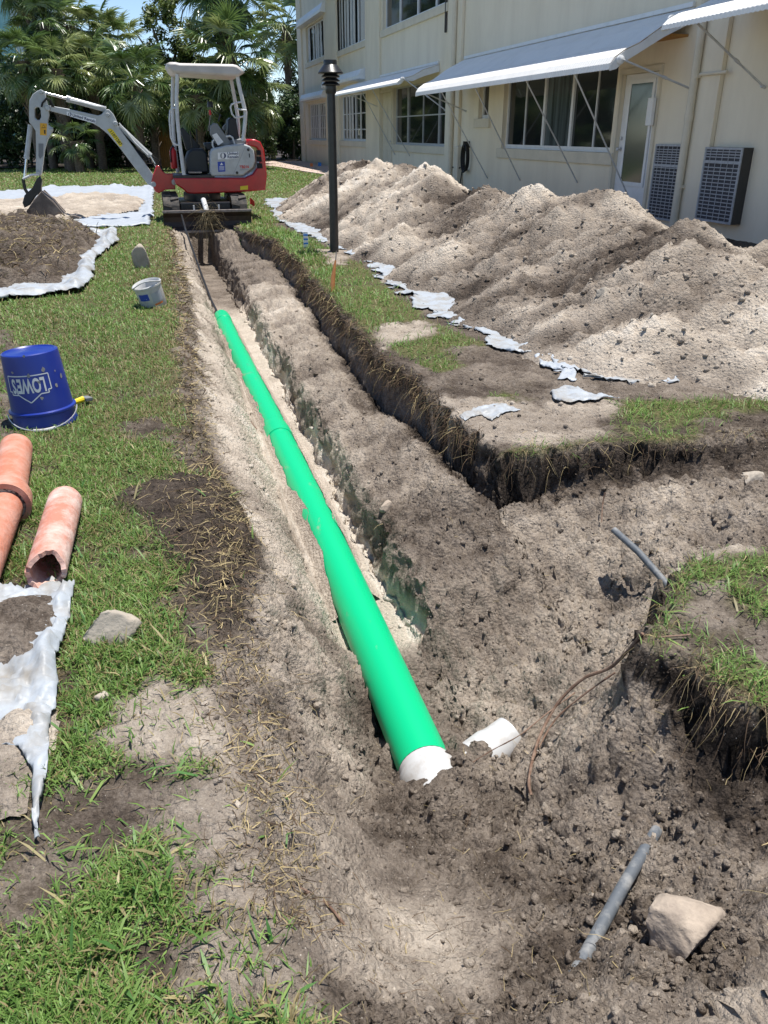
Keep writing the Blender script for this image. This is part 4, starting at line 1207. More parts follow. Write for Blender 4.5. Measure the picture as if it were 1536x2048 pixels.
awning(22.3, 31.2, 2.90, 2.42, 6.35, .09, [(26.3, 26.45, .68), (25.0, 24.85, .68)], [(22.25, 2.58, 21.66, 1.81), (29.0, 2.5, 28.3, 2.05)], label='smaller white awning over the far door')
awning(2.6, 10.15, 2.98, 2.44, 6.28, .075, [(6.0, 6.0, .5)], [(9.66, 2.48, 9.62, 1.81)], right_panel=False, label='white awning at the near end of the wall')
# dark soffit board beyond the near door
MB().box((WX - .35, 11.42, 2.52), (WX - .004, 12.2, 2.55)).build('soffit', M['wood'], bld)

# air conditioner grilles
def ac(y0, y1, z0, z1, proud, split, label):
    m = MB()
    x0 = WX - proud
    m.box((x0 + .002, y0, z0), (WX - .002, y1, z1))
    o = m.build('air_conditioner', M['acdark'] if proud < .05 else M['acside'], bld, label=label)
    if proud >= .05: MB().box((x0 - .004, y0 + .03, z0 + .03), (x0 + .0005, y1 - .03, z1 - .03)).build('core', M['acdark'], o)
    f = MB(); t = .028
    f.box((x0 - .018, y0, z0), (x0, y0 + t, z1)); f.box((x0 - .018, y1 - t, z0), (x0, y1, z1)); f.box((x0 - .019, y0 + t, z0), (x0, y1 - t, z0 + t)); f.box((x0 - .019, y0 + t, z1 - t), (x0, y1 - t, z1))
    f.box((x0 - .020, y0 + t, split - .018), (x0, y1 - t, split + .018))
    f.build('grille_frame', M['acgrille'], o)
    z = z0 + .07
    while z < z1 - .04:
        if abs(z - split) > .03:
            MB().box((x0 - .012, y0 + t, z - .006), (x0 - .006, y1 - t, z + .006)).build('grille_bar', M['acgrille'], o)
        z += .047 if z < split else .034
    for k in range(1, 6):
        y = y0 + (y1 - y0) * k / 6
        MB().box((x0 - .016, y - .005, z0 + t), (x0 - .0121, y + .005, z1 - t)).build('grille_wire', M['acgrille'], o)
    return o
ac(11.13, 11.81, .10, 1.15, .03, .86, 'flush air conditioner grille by the glazed door')
ac(9.62, 10.40, .20, 1.13, .15, .95, 'boxy air conditioner with dark side right of the downpipe')
ac(20.72, 21.2, .35, 1.02, .03, .8, 'narrow grille beside the far downpipe')
# downpipes
def pipe(y, z1, r, zb=0.0, brackets=()):
    m = MB().tube([(WX - .13, y, zb - .2), (WX - .13, y, z1)], r, 12)
    for zz in (1.5,): m.tube([(WX - .13, y, zz - .05), (WX - .13, y, zz + .05)], r * 1.12, 12)
    o = m.build('downpipe', M['trim'], bld, smooth=True)
    for zz in brackets:
        MB().box((WX - .15, y - r * 1.3, zz - .02), (WX - .07, y + r * 1.3, zz + .02)).build('bracket', M['trim'], o)
pipe(10.94, 6.9, .055, 0, (.6, 2.0, 4.2))
MB().tube([(WX - .09, 10.95, 2.02), (WX - .09, 10.3, 2.02)], .022, 8).build('branch_pipe', M['trim'], bld, smooth=True)
pipe(20.9, 6.9, .06, 0, (.9, 2.4, 4.2))
MB().box((WX - .16, 20.28, -.1), (WX - .01, 20.55, 1.0)).build('utility_box', M['trim'], bld, bevel=.02)
MB().box((WX - .06, 21.78, 3.55), (WX - .02, 21.84, 6.9)).build('cable_strip', M['acside'], bld)
# garden hose on a hook by the small window
hs_ = thing('garden_hose', 'coiled black garden hose hanging on the wall behind the soil heap', 'hose', (WX - .12, 19.9, .4))
m = MB()
for k in range(4):
    pts = []
    for i in range(25):
        t = 2 * math.pi * i / 24
        pts.append((WX - .06 - .025 * k, 19.9 + (.16 + .01 * k) * math.sin(t) , .75 + (.27 + .015 * k) * math.cos(t)))
    m.tube(pts, .016, 6, False)
m.tube([(WX - .1, 20.05, .55), (WX - .11, 20.4, .50), (WX - .1, 20.8, .52)], .015, 6)
m.tube([(WX - .1, 20.02, .6), (WX - .12, 20.12, .2), (WX - .15, 20.1, .02)], .015, 6)
m.build('coil', M['hose'], hs_, smooth=True)
MB().box((WX - .16, 19.86, .98), (WX - .003, 19.94, 1.12)).build('hook', M['hose'], hs_, bevel=.01)

# path along the wall and the strip of mulch under the hedge
gp_path = MB()
pp = [(6.25, 22), (5.95, 27), (5.5, 31.5), (5.2, 36), (4.6, 40), (3.2, 43.5), (7.42, 43.5), (7.42, 22)]
gp_path.add([(x, y, .035) for x, y in pp] + [(x, y, -.1) for x, y in pp], [tuple(range(8))] + [(i, i + 8, (i + 1) % 8 + 8, (i + 1) % 8) for i in range(8)])
tag(gp_path.build('path', M['concrete']), kind='structure')
bed = MB(); pb = [(-40, 38.8), (-5.5, 37.2), (0, 38.6), (3.4, 40.8), (4.4, 44), (40, 46), (60, 110), (-60, 110)]
bed.add([(x, y, .05) for x, y in pb], [tuple(range(8))])
tag(bed.build('planting_bed', M['mulch']), kind='structure')

# ================================================================ LAMP POST
lx, ly = gp(668, 503)
lamp = thing('lamp_post', 'black garden lamp post with a louvred cap at the foot of the soil heap', 'lamp post', (lx, ly, 0))
MB().tube([(lx, ly, -.3), (lx + .01, ly, .6), (lx + .012, ly, 1.70)], [.055, .052, .047], 16).build('post', M['black'], lamp, smooth=True)
MB().lathe([(.055, 0), (.06, .01), (.06, .10), (.055, .11)], 20, Matrix.Translation((lx + .012, ly, 1.70))).build('collar', M['black'], lamp, smooth=True)
for k in range(3):
    MB().lathe([(.06, 0), (.100, -.010), (.102, 0), (.06, .03)], 24, Matrix.Translation((lx + .012, ly, 1.79 + k * .040))).build('louvre', M['black'], lamp, smooth=True)
MB().lathe([(.0, .002), (.138, .0), (.140, .012), (.080, .085), (.075, .09), (.075, .125), (.07, .135), (0, .137)], 24, Matrix.Translation((lx + .012, ly, 1.895))).build('cap', M['black'], lamp, smooth=True)

# ================================================================ MINI EXCAVATOR
YB = 14.6
ex = thing('mini_excavator', 'red and grey tracked mini excavator standing across the far end of the trench', 'excavator', (.80, YB, 0))
def O(pts, y=YB): return [hy(a, b, y) for a, b in pts]
def P3(a, b, y=YB):
    q = hy(a, b, y); return Vector((q[0], y, q[1]))
# tracks
def track(x0, x1):
    yc0, yc1, r = 14.02, 15.12, .19
    prof = [(yc0 - r * math.sin(t), r + .005 + r * math.cos(t)) for t in np.linspace(0, math.pi, 9)] + [(yc1 + r * math.sin(t), r + .005 - r * math.cos(t)) for t in np.linspace(0, math.pi, 9)]
    n = len(prof)
    inn = [(yc0 + (p[0] - yc0) * (.86 if p[0] < yc0 else 1), r + .005 + (p[1] - r - .005) * .86) if p[0] < yc0 + .2 else (yc1 + (p[0] - yc1) * .86, r + .005 + (p[1] - r - .005) * .86) for p in prof]
    m = MB()
    m.add([(x0, *p) for p in prof] + [(x1, *p) for p in prof] + [(x0, *p) for p in inn] + [(x1, *p) for p in inn],
          [(i, (i + 1) % n, n + (i + 1) % n, n + i) for i in range(n)] + [(2 * n + i, 3 * n + i, 3 * n + (i + 1) % n, 2 * n + (i + 1) % n) for i in range(n)] +
          [(i, 2 * n + i, 2 * n + (i + 1) % n, (i + 1) % n) for i in range(n)] + [(n + i, n + (i + 1) % n, 3 * n + (i + 1) % n, 3 * n + i) for i in range(n)])
    t = m.build('track', M['rubber'], ex)
    per = 2 * (yc1 - yc0) + 2 * math.pi * r; k = 30
    for i in range(k):
        s_ = per * i / k
        if s_ < math.pi * r:
            a = s_ / r; c = (yc0 - (r + .008) * math.sin(a), r + .005 + (r + .008) * math.cos(a)); ang = a
        elif s_ < math.pi * r + (yc1 - yc0):
            c = (yc0 + s_ - math.pi * r, -.003); ang = math.pi
        elif s_ < 2 * math.pi * r + (yc1 - yc0):
            a = (s_ - math.pi * r - (yc1 - yc0)) / r; c = (yc1 + (r + .008) * math.sin(a), r + .005 - (r + .008) * math.cos(a)); ang = math.pi + a
        else:
            c = (yc1 - (s_ - 2 * math.pi * r - (yc1 - yc0)), 2 * r + .013); ang = 0
        R = Matrix.Rotation(ang, 3, 'X')
        sg = 1 if i % 2 else -1
        MB().cbox(Vector(((x0 + x1) / 2 + sg * (x1 - x0) * .22, c[0], c[1])), ((x1 - x0) * .52, .034, .026), R @ Matrix.Rotation(sg * .25, 3, 'Z')).build('tread_lug', M['rubber'], t)
    for (yy, rr, nm) in ((yc0, .145, 'idler_wheel'), (yc1, .145, 'drive_sprocket'), (yc0 + .32, .07, 'track_roller'), (yc0 + .55, .07, 'track_roller'), (yc0 + .78, .07, 'track_roller')):
        zc = r + .005 if rr > .1 else .10
        MB().lathe([(0, -.10), (rr, -.10), (rr, .10), (0, .10)], 18, frame(((x0 + x1) / 2, yy, zc), (1, 0, 0))).build(nm, M['steelmud'], t, smooth=True)
track(.155, .395); track(1.215, 1.455)
MB().box((.40, 13.95, .14), (1.21, 15.2, .30)).build('undercarriage', M['black'], ex, bevel=.02)
MB().lathe([(0, .30), (.30, .30), (.30, .42), (0, .42)], 28, Matrix.Translation((.80, YB, 0))).build('turntable', M['black'], ex, smooth=True)
# blade
def blade():
    prof = [(13.475, -.075), (13.53, -.02), (13.545, .05), (13.53, .12), (13.47, .185)]
    back = [(y + .03, z) for y, z in prof]
    m = MB(); a, b = .125, 1.475; n = len(prof)
    m.add([(a, *p) for p in prof] + [(b, *p) for p in prof] + [(a, *p) for p in back] + [(b, *p) for p in back],
          [(i, i + 1, n + i + 1, n + i) for i in range(n - 1)] + [(2 * n + i, 3 * n + i, 3 * n + i + 1, 2 * n + i + 1) for i in range(n - 1)] +
          [(0, n, 3 * n, 2 * n), (n - 1, 3 * n - 1, 4 * n - 1, 2 * n - 1)] + [(i, 2 * n + i, 2 * n + i + 1, i + 1) for i in range(n - 1)] + [(n + i, n + i + 1, 3 * n + i + 1, 3 * n + i) for i in range(n - 1)])
    o = m.build('dozer_blade', M['bladeface'], ex, label='dark muddy dozer blade facing the trench')
    MB().box((.12, 13.455, .186), (1.48, 13.515, .222)).build('blade_flange', M['wornsteel'], o, bevel=.004)
    MB().box((.14, 13.455, -.105), (1.46, 13.478, -.072)).build('cutting_edge', M['wornsteel'], o, bevel=.004)
    for x in (.42, 1.14): MB().box((x - .04, 13.55, .06), (x + .04, 14.1, .16)).build('blade_arm', M['black'], ex, bevel=.01)
    MB().tube([(.80, 13.55, .17), (.78, 13.98, .33)], .042, 12).build('blade_cylinder', M['tubegrey'], ex, smooth=True)
    for x in (.60, .98): MB().box((x - .012, 13.5, .222), (x + .012, 13.54, .29)).build('hose_guard', M['tubegrey'], ex)
blade()
# body
plate('lower_body', [O([(345, 353), (484, 353), (499, 346), (509, 332), (513, 322), (513, 303), (506, 294), (488, 289), (489, 278), (503, 278), (514, 283), (521, 298), (527, 348), (524, 377), (475, 381), (385, 384), (372, 383), (362, 374), (350, 366)])], YB, .46, M['red'], ex, .02)
plate('engine_cover', [O([(470, 279), (492, 277), (493, 290), (440, 292), (440, 288)], 14.3)], YB + .1, .36, M['plasticgrey'], ex, .015)
YP = YB - .475
sp_ = plate('side_panel', [O([(420, 345), (420, 306), (424, 298), (450, 291), (486, 287), (500, 292), (508, 300), (511, 322), (506, 335), (486, 351), (424, 352)], YP)], YP + .13, .135, M['greyp'], ex, .022, label='light grey side panel with the rental stickers')
def strip(name, a, b, w, mat_, parent, y=YP - .008, t=.004):
    p, q = P3(*a, y), P3(*b, y); d = (q - p); L = d.length; d.normalize(); n = Vector((-d.z, 0, d.x))
    m = MB(); c = [p - n * w, q - n * w, q + n * w, p + n * w]
    m.add([(v.x, y, v.z) for v in c] + [(v.x, y + t, v.z) for v in c], [(0, 1, 2, 3), (7, 6, 5, 4), (0, 4, 5, 1), (1, 5, 6, 2), (2, 6, 7, 3), (3, 7, 4, 0)])
    return m.build(name, mat_, parent)
YS = YP - .0075
strip('panel_seam', (490, 295), (466, 350), .004, M['greyprint'], sp_, YS + .002, .01)
def card(name, pts, mat_, parent, y, t=.003):
    q = [P3(*p, y) for p in pts]; n = len(q)
    m = MB(); m.add([(v.x, y, v.z) for v in q] + [(v.x, y + t, v.z) for v in q], [tuple(range(n)), tuple(range(2 * n - 1, n - 1, -1))] + [(i, n + i, n + (i + 1) % n, (i + 1) % n) for i in range(n)])
    return m.build(name, mat_, parent)
def text_on(s, a, b, size_px, mat_, parent, y, bold=.0, flip=False, name='lettering'):
    """text centred between two picks, running from a to b"""
    p, q = P3(*a, y), P3(*b, y); d = (q - p).normalized(); n = Vector((-d.z, 0, d.x)); c = (p + q) / 2
    k = (P3(100, 300, y) - P3(100, 300 + size_px, y)).length
    me = text_mesh(s, k, .0006, bold * k)
    w = max(v.co.x for v in me.vertices) - min(v.co.x for v in me.vertices)
    fx = (q - p).length / w if w else 1
    return put_mesh(name, me, lambda v: c + d * v.x * fx + n * v.y + Vector((0, -v.z, 0)), mat_, parent)
YT = YS - .0005
card('sticker', [(435.5, 305), (477, 303.5), (477.5, 317), (436, 319)], M['sticker_white'], sp_, YT, .008)
def emblem(cx, cy_, r, parent, y):
    for sg, mt in ((-1, 'greyprint'), (1, 'navy')):
        pts = [(cx + sg * r * math.sin(t), cy_ + r * math.cos(t)) for t in np.linspace(0, math.pi, 13)] + [(cx + sg * r * .42 * math.sin(t), cy_ + r * .9 * math.cos(t)) for t in np.linspace(math.pi, 0, 11)]
        card('emblem', pts, M[mt], parent, y, .002)
emblem(446, 311.5, 6.0, sp_, YT - .003)
text_on('United', (455, 307.5), (476, 306.8), 8.5, M['navy'], sp_, YT - .003, .012)
text_on('Rentals', (455, 314.3), (477, 313.5), 8.5, M['navy'], sp_, YT - .003, .012)
card('sticker', [(435, 323.5), (449.5, 323), (451, 343), (436.5, 344)], M['sticker_blue'], sp_, YT, .008)
card('sticker_mark', [(440, 330.5), (443, 325), (446.5, 330)], M['sticker_white'], sp_, YT - .002, .003)
for k in range(4): card('sticker_line', [(438.5, 333 + 2.2 * k), (448.5, 332.6 + 2.2 * k), (448.6, 333.4 + 2.2 * k), (438.6, 333.8 + 2.2 * k)], M['sticker_white'], sp_, YT - .002, .003)
text_on('TB216', (479.5, 334.5), (498, 333.5), 8.5, M['redprint'], sp_, YT - .002, .03)
strip('model_line', (480, 339.5), (497, 339), .006, M['greyprint'], sp_, YT - .002, .006)
for (a, b) in ((496.5, 299.5), (474, 345.5)):
    c = P3(a, b, YS); MB().lathe([(0, .004), (.022, .004), (.022, 0)], 12, frame(c, (0, -1, 0))).build('latch', M['black'], sp_)
card('latch_slot', [(497.5, 307), (499.5, 307), (500, 315), (498, 315)], M['black'], sp_, YT, .004)
card('sticker', [(480.5, 372.5), (496, 371), (496, 379), (480.5, 380)], M['sticker_yellow'], ex, YB - .4605, .002)
for (a, b, c, d) in ((418, 350, 366.5, 377.5), (434, 366, 364, 377)): pass
for pts in ([(383, 366), (424, 366), (420, 377), (388, 379)], [(430, 364), (466, 362), (459, 376), (427, 377)]):
    card('access_panel', pts, M['red'], ex, YB - .466, .006)
for k, (a, b) in enumerate(((300, 310), (313, 323.5), (326, 337))):
    card('rear_vent', [(512 + k * .7, a), (521 + k * 1.6, a + .5), (522.5 + k * 1.6, b), (513 + k * .7, b)], M['dark'], ex, YB - .4625, .003)
# floor, step and operator station
plate('floor_plate', [O([(345, 348), (425, 347), (425, 353), (345, 354)])], YB, .45, M['black'], ex, .006)
MB().box((.60, 14.14, hy(390, 346, 14.2)[1]), (.80, 14.34, hy(390, 345, 14.2)[1] + .012)).build('foot_mat', M['wornsteel'], ex)
plate('seat_base', [O([(372, 346), (370, 318), (376, 302), (384, 297), (404, 297), (412, 305), (417, 345)])], YB + .05, .27, M['seat'], ex, .03)
plate('seat_cushion', [O([(408, 286), (440, 284), (452, 292), (450, 300), (412, 300)])], YB + .1, .24, M['seat'], ex, .02)
plate('seat_backrest', [O([(455, 240), (460, 235), (470, 236), (477, 275), (470, 290), (452, 290)])], YB + .1, .22, M['seat'], ex, .02)
plate('control_console', [O([(420, 252), (427, 246), (434, 247), (462, 286), (456, 292), (432, 288), (420, 268)], 14.25)], 14.27, .06, M['plasticgrey'], ex, .012)
plate('control_console', [O([(445, 254), (451, 247), (460, 251), (477, 277), (470, 284), (454, 262), (446, 260)], 14.85)], 14.85, .06, M['plasticgrey'], ex, .012)
card('sticker', [(424, 270), (433, 266), (447, 284), (436, 291)], M['sticker_white'], ex, 14.2, .004)
for (a, b, c, d, y) in ((437, 243, 441, 228, 14.27), (441, 270, 445, 258, 14.85), (385, 295, 380, 262, 14.5), (395, 295, 393, 258, 14.7)):
    MB().tube([P3(a, b, y), P3(c, d, y)], .011, 8).build('control_lever', M['black'], ex, smooth=True)
m = MB().tube([P3(417, 262, 14.4), P3(419, 248, 14.4), P3(421, 228, 14.4)], .009, 8).build('throttle_lever', M['wornsteel'], ex, smooth=True)
MB().lathe([(0, -.03), (.02, -.03), (.016, .04), (0, .05)], 10, Matrix.Translation(P3(420, 226, 14.4))).build('lever_grip', M['redprint'], m, smooth=True)
MB().lathe([(0, 0), (.05, 0), (.05, .05), (.035, .09), (0, .09)], 14, Matrix.Translation(P3(421, 215, 14.9))).build('beacon', M['black'], ex, smooth=True)
plate('dash_panel', [O([(360, 258), (366, 256), (400, 292), (396, 300), (372, 300)], 14.85)], 14.85, .10, M['seat'], ex, .01)
# canopy on four posts
plate('canopy', [O([(331, 132), (338, 129), (348, 129), (357, 131), (460, 133), (468, 135), (476, 141), (483, 149), (479, 152), (470, 157), (448, 156), (344, 150), (337, 143)])], YB, .52, M['cream'], ex, .035)
YN, YF = YB - .44, YB + .44
def tubepx(name, pts, y, r, mat_=None, parent=ex):
    return MB().tube([P3(a, b, y) for a, b in pts], r, 10).build(name, mat_ or M['tubegrey'], parent, smooth=True)
tubepx('canopy_post', [(355, 148), (353, 195), (355, 240), (360, 290), (368, 350)], YN, .030)
tubepx('canopy_post', [(474, 150), (480, 180), (491, 225), (490, 245), (486, 282)], YN, .030)
tubepx('canopy_post', [(346, 150), (345, 200), (346, 250), (350, 300), (356, 345)], YF, .030)
tubepx('canopy_post', [(461, 152), (468, 190), (475, 230), (477, 255), (476, 284)], YF, .030)
tubepx('grab_rail', [(353, 216), (345, 217), (340, 222), (339, 240), (342, 275), (346, 285), (351, 289), (358, 290)], YN, .015)
tubepx('grab_rail', [(483, 204), (470, 206), (463, 209), (461, 215), (464, 228), (470, 235), (478, 235), (490, 232)], YN, .014)
tubepx('grab_rail', [(473, 217), (480, 219), (493, 221)], YN - .05, .013)
tubepx('grab_rail', [(428, 297), (425, 290), (425, 283), (431, 277), (440, 275), (460, 272), (465, 275), (470, 290)], YP + .1, .015)
fe = MB().lathe([(0, 0), (.05, .0), (.055, .02), (.055, .26), (.03, .31), (.015, .33), (0, .33)], 14, Matrix.Translation(P3(349, 337, YF - .2))).build('fire_extinguisher', M['redprint'], ex, smooth=True)
MB().tube([P3(349, 296, YF - .2), P3(346, 291, YF - .2), P3(341, 300, YF - .25), P3(342, 325, YF - .25)], .012, 6).build('extinguisher_hose', M['black'], fe, smooth=True)
# swing bracket
plate('swing_bracket', [O([(313, 331), (318, 331), (325, 342), (332, 347), (348, 347), (352, 358), (350, 378), (330, 379), (318, 386), (311, 383), (302, 366), (305, 352)])], YB, .09, M['red'], ex, .012, label='red swing bracket carrying the boom')
for z in (352, 362, 371): MB().lathe([(0, -.03), (.075, -.03), (.075, .03), (0, .03)], 18, Matrix.Translation(P3(327, z))).build('swing_pin', M['wornsteel'], ex, smooth=True)
MB().lathe([(0, 0), (.045, 0), (.05, .03), (0, .04)], 6, frame(P3(350, 364, YB - .30), (-.5, -.8, 0))).build('work_light', M['wornsteel'], ex)
# boom, dipper, cylinders
bm_ = plate('boom', [O([(302, 371), (296, 369), (268, 333), (240, 296), (216, 268), (200, 255), (180, 243), (155, 235), (129, 229.5), (96, 221), (90, 217), (91, 212), (98, 211), (133, 217), (165, 224), (196, 231), (203, 229), (212, 219), (218, 219), (226, 227), (232, 238), (237, 254), (262, 288), (290, 326), (313, 358), (313, 367), (309, 373)])], YB, .062, M['greyp'], ex, .008, label='grey boom with rental lettering and yellow number')
YM = YB - .0645
card('sticker', [(133, 224), (136, 223.5), (192, 238), (192, 246), (188, 247), (134, 231)], M['sticker_white'], bm_, YM, .003)
emblem(139.5, 228.5, 3.6, bm_, YM - .003)
text_on('United Rentals', (145, 230), (191, 243), 8.0, M['navy'], bm_, YM - .002, .02)
card('sticker', [(214, 259), (220, 256.5), (226, 260), (245, 287), (243, 293), (239, 293), (226, 275)], M['sticker_yellow'], bm_, YM, .003)
text_on('11071587', (221, 262), (242, 289.5), 8.5, M['blackprint'], bm_, YM - .002, .02)
dp = plate('dipper_arm', [O([(83, 180), (75, 182), (66, 189), (60, 200), (59, 212), (59, 244), (66, 253), (72, 262), (73, 300), (72.5, 345), (74, 351), (82, 351), (84, 346), (90, 300), (96, 279), (106, 262), (106, 256), (97, 250), (96, 245), (99, 230), (97, 214), (92, 195), (91, 184)]),
                          O([(70, 217), (73, 214), (79, 215), (82, 221), (83, 234), (80, 240), (74, 240), (70, 235)])], YB, .055, M['greyp'], ex, .008, label='grey dipper arm with an orange warning sticker')
YD = YB - .0575
card('sticker', [(80, 246), (94, 247), (93, 271), (80, 270)], M['sticker_orange'], dp, YD, .003)
card('sticker_mark', [(83, 256), (87, 249), (91.5, 256)], M['blackprint'], dp, YD - .002, .003)
card('sticker_mark', [(83.7, 255), (87, 250.3), (90.3, 255)], M['sticker_orange'], dp, YD - .003, .003)
card('sticker_mark', [(88, 260), (91, 260), (91, 267), (88.5, 268)], M['blackprint'], dp, YD - .002, .003)
card('cover_plate', [(77, 287), (87, 287), (86, 312), (80, 318), (77, 312)], M['plasticgrey'], dp, YD, .003)
for (a, b, r) in ((96, 216, .040), (83, 184, .030), (216, 230, .03), (307, 368, .045), (231, 247, .035), (103, 259, .022), (78, 346, .03)):
    MB().lathe([(0, -.095), (r * .8, -.095), (r, -.085), (r, .085), (r * .8, .095), (0, .095)], 16, frame(P3(a, b), (0, 1, 0))).build('pivot_pin', M['greyp'], ex, smooth=True)
def cyl(name, a, b, c, r1, r2, y=YB):
    o = MB().tube([P3(*a, y), P3(*b, y)], r1, 14).build(name, M['greyp'], ex, smooth=True)
    MB().tube([P3(*b, y), P3(*b, y) + (P3(*b, y) - P3(*a, y)).normalized() * -.05], r1 * 1.15, 14).build('gland', M['greyp'], o, smooth=True)
    MB().tube([P3(*b, y), P3(*c, y)], r2, 10).build('rod', M['chrome'], o, smooth=True)
    return o
cyl('dipper_cylinder', (212, 219), (133, 197), (84, 184), .042, .020)
cyl('boom_cylinder', (238, 252), (301, 312), (313, 333), .040, .021)
cyl('bucket_cylinder', (61, 250), (53, 318), (49, 356), .036, .018)
for k, (pts, r) in enumerate(((([(238, 246), (252, 262), (270, 285), (296, 310)]), .012), (([(212, 214), (190, 212), (165, 205), (140, 200)]), .011), (([(100, 206), (99, 214), (104, 226)]), .010))):
    MB().tube([P3(a, b, YB - .05) for a, b in pts], r, 6).build('hydraulic_line', M['tubegrey' if k < 2 else 'black'], ex, smooth=True)
for k in range(4):
    q = [(318 + 3 * k, 345), (312 + 2 * k, 330 - 3 * k), (300 + k, 322 - 4 * k), (286, 318 - 3 * k), (270 - 2 * k, 300 - 3 * k)]
    MB().tube([P3(a, b, YB - .02 + .012 * k) for a, b in q], .010, 6).build('hydraulic_hose', M['hose'], ex, smooth=True)
for k in range(3):
    q = [(104 + 2 * k, 214), (99 + k, 203 - 2 * k), (93, 199 - 2 * k), (86 - k, 206), (84 - k, 214)]
    MB().tube([P3(a, b, YB - .07 - .012 * k) for a, b in q], .008, 6).build('hydraulic_hose', M['hose'], ex, smooth=True)
# bucket and linkage
tubepx('bucket_link', [(46, 358), (62, 350), (78, 349)], YB - .08, .018)
tubepx('bucket_link', [(46, 358), (50, 378), (56, 388)], YB - .05, .026, M['black'])
plate('bucket_hitch', [O([(80, 352), (84, 362), (83, 384), (72, 392), (60, 410), (50, 415), (46, 405), (50, 390), (66, 375), (74, 358)])], YB, .075, M['black'], ex, .01)
bk = plate('bucket', [O([(84, 382), (72, 396), (57, 419), (62, 432), (70, 441), (100, 446), (140, 443), (158, 440), (160, 432), (150, 428), (134, 431), (122, 418), (108, 400)])], YB, .20, M['steelmud'], ex, .01, label='muddy steel digging bucket resting on the sand')
for sgn in (-1, 1):
    plate('side_plate', [O([(86, 381), (56, 420), (69, 442), (101, 447), (159, 441), (134, 430), (110, 404)])], YB + sgn * .213, .012, M['steelmud'], bk, .003)
for k in range(4):
    y = YB - .16 + k * .107
    MB().tube([P3(146, 434, y), P3(163, 436, y)], [.03, .016], 6).build('bucket_tooth', M['wornsteel'], bk)

# root clump snagged on the blade
n = 260
c = np.array([.80, 13.44, .10])
V, F, C_ = ribbons(c + rng.normal(0, 1, (n, 3)) * np.array([.07, .015, .10]), rng.normal(0, 1, (n, 3)) * np.array([.8, .25, 1.0]), rng.uniform(.08, .30, n), rng.uniform(.002, .004, n), np.array([.30, .24, .14]) * rng.uniform(.4, 1.3, (n, 1)), rng.uniform(.2, .8, n))
tag(obj('root_clump', mesh_np('root_clump', V, [F], [M['straw']], False, None, C_)), 'dry root clump snagged on the digger blade', 'roots', kind='stuff')
# black cable from the digger down to the pipe end
cb = [Vector((.40, 13.45, .16)), Vector((.42, 12.7, .0)), Vector((.46, 11.8, -.18)), Vector((.50, 10.8, -.36)), Vector((.53, 9.8, -.48)), Vector((.53, 9.0, -.44)), Vector((.515, 8.7, -.50))]
tag(MB().tube(cb, .014, 8).build('cable', M['hose'], smooth=True), 'thin black cable running from the digger down to the green pipe', 'cable')

# ================================================================ PIPES
PZ_ = -.50
PR = .086
pa = Vector((.632, 1.86, -.520)); pb_ = Vector((.600, 8.85, -.500))
gpipe = thing('green_pipe', 'long bright green sewer pipe lying along the trench floor', 'pipe', (.63, 1.86, -.6))
def pipept(t):
    p = pa.lerp(pb_, t); p.x += .014 * math.sin(t * 5.2) - .010 * t; p.z += .010 * math.sin(t * 4 + .5); return p
tb = (5.05 - 1.86) / 7.0
n = 40
T0 = -.0115
m = MB().tube([pipept(T0 + (tb - T0) * i / n) for i in range(n + 1)], PR, 28, False)
s1_ = m.build('pipe_length', M['greenpipe'], gpipe, smooth=True)
m = MB().tube([pipept(tb + (1 - tb) * i / n) for i in range(n + 1)], PR, 28, True)
s2_ = m.build('pipe_length', M['greenpipe'], gpipe, smooth=True)
def bell(t, L, nm='bell_socket'):
    d = L / 7.0
    ts = [t - d, t - d * .98, t - d * .1, t, t + d * .45]
    MB().tube([pipept(k) for k in ts], [PR + .001, PR + .0055, PR + .006, PR + .0055, PR + .001], 28, False).build(nm, M['greenpipe'], gpipe, smooth=True)
bell(tb, .16); bell(1 - .008, .22)
MB().tube([pipept(T0 + .006), pipept(T0 + .009)], PR + .0015, 28, False).build('joint_ring', M['blackprint'], gpipe, smooth=True)
# sand shouldered against the pipe, uneven
def shoulder(seed, side, y0, y1, w0):
    ys2 = np.arange(y0, y1, .02); xs2 = np.linspace(0, 1, 9)
    A, B = np.meshgrid(xs2, ys2)
    t = (B - 1.86) / 7.0
    cx0 = np.array([pipept(k).x for k in (ys2 - 1.86) / 7.0])[:, None]; cz0 = np.array([pipept(k).z for k in (ys2 - 1.86) / 7.0])[:, None]
    n1 = fbm(B, A * .3 + seed, 2.2, 3, seed); n2 = fbm(B, A, 11, 3, seed + 3)
    tp_ = sstep(y0, y0 + .6, B) * (1 - sstep(y1 - .3, y1, B))
    edge = PR * ((.83 + .26 * n1 + .14 * n2) * tp_ + 1.05 * (1 - tp_))
    X = cx0 + side * (edge * (1 - A) + (PR + w0) * A)
    top = cz0 + np.sqrt(np.clip(PR ** 2 - edge ** 2, 0, None)) + .005
    Z = top * (1 - A ** .8) + (-.560) * A ** .8 + .006 * n2
    idq = np.arange(A.size).reshape(A.shape)
    q = np.stack([idq[:-1, :-1], idq[:-1, 1:], idq[1:, 1:], idq[1:, :-1]], -1).reshape(-1, 4)
    if side < 0: q = q[:, ::-1]
    return mesh_np('sand_shoulder', np.stack([X.ravel(), B.ravel(), Z.ravel()], 1), [q], [M['soil']], True, {'tone': np.clip(.76 + .12 * n1 + .1 * n2, 0, 1).ravel(), 'veg': A.ravel() * 0, 'green': A.ravel() * 0})
tag(obj('sand_bank', shoulder(5, -1, 2.75, 8.75, .10)), 'pale sand banked against the left flank of the green pipe', 'sand', kind='stuff')
tag(obj('sand_bank', shoulder(8, 1, 2.9, 8.75, .07)), 'pale sand banked against the right flank of the green pipe', 'sand', kind='stuff')
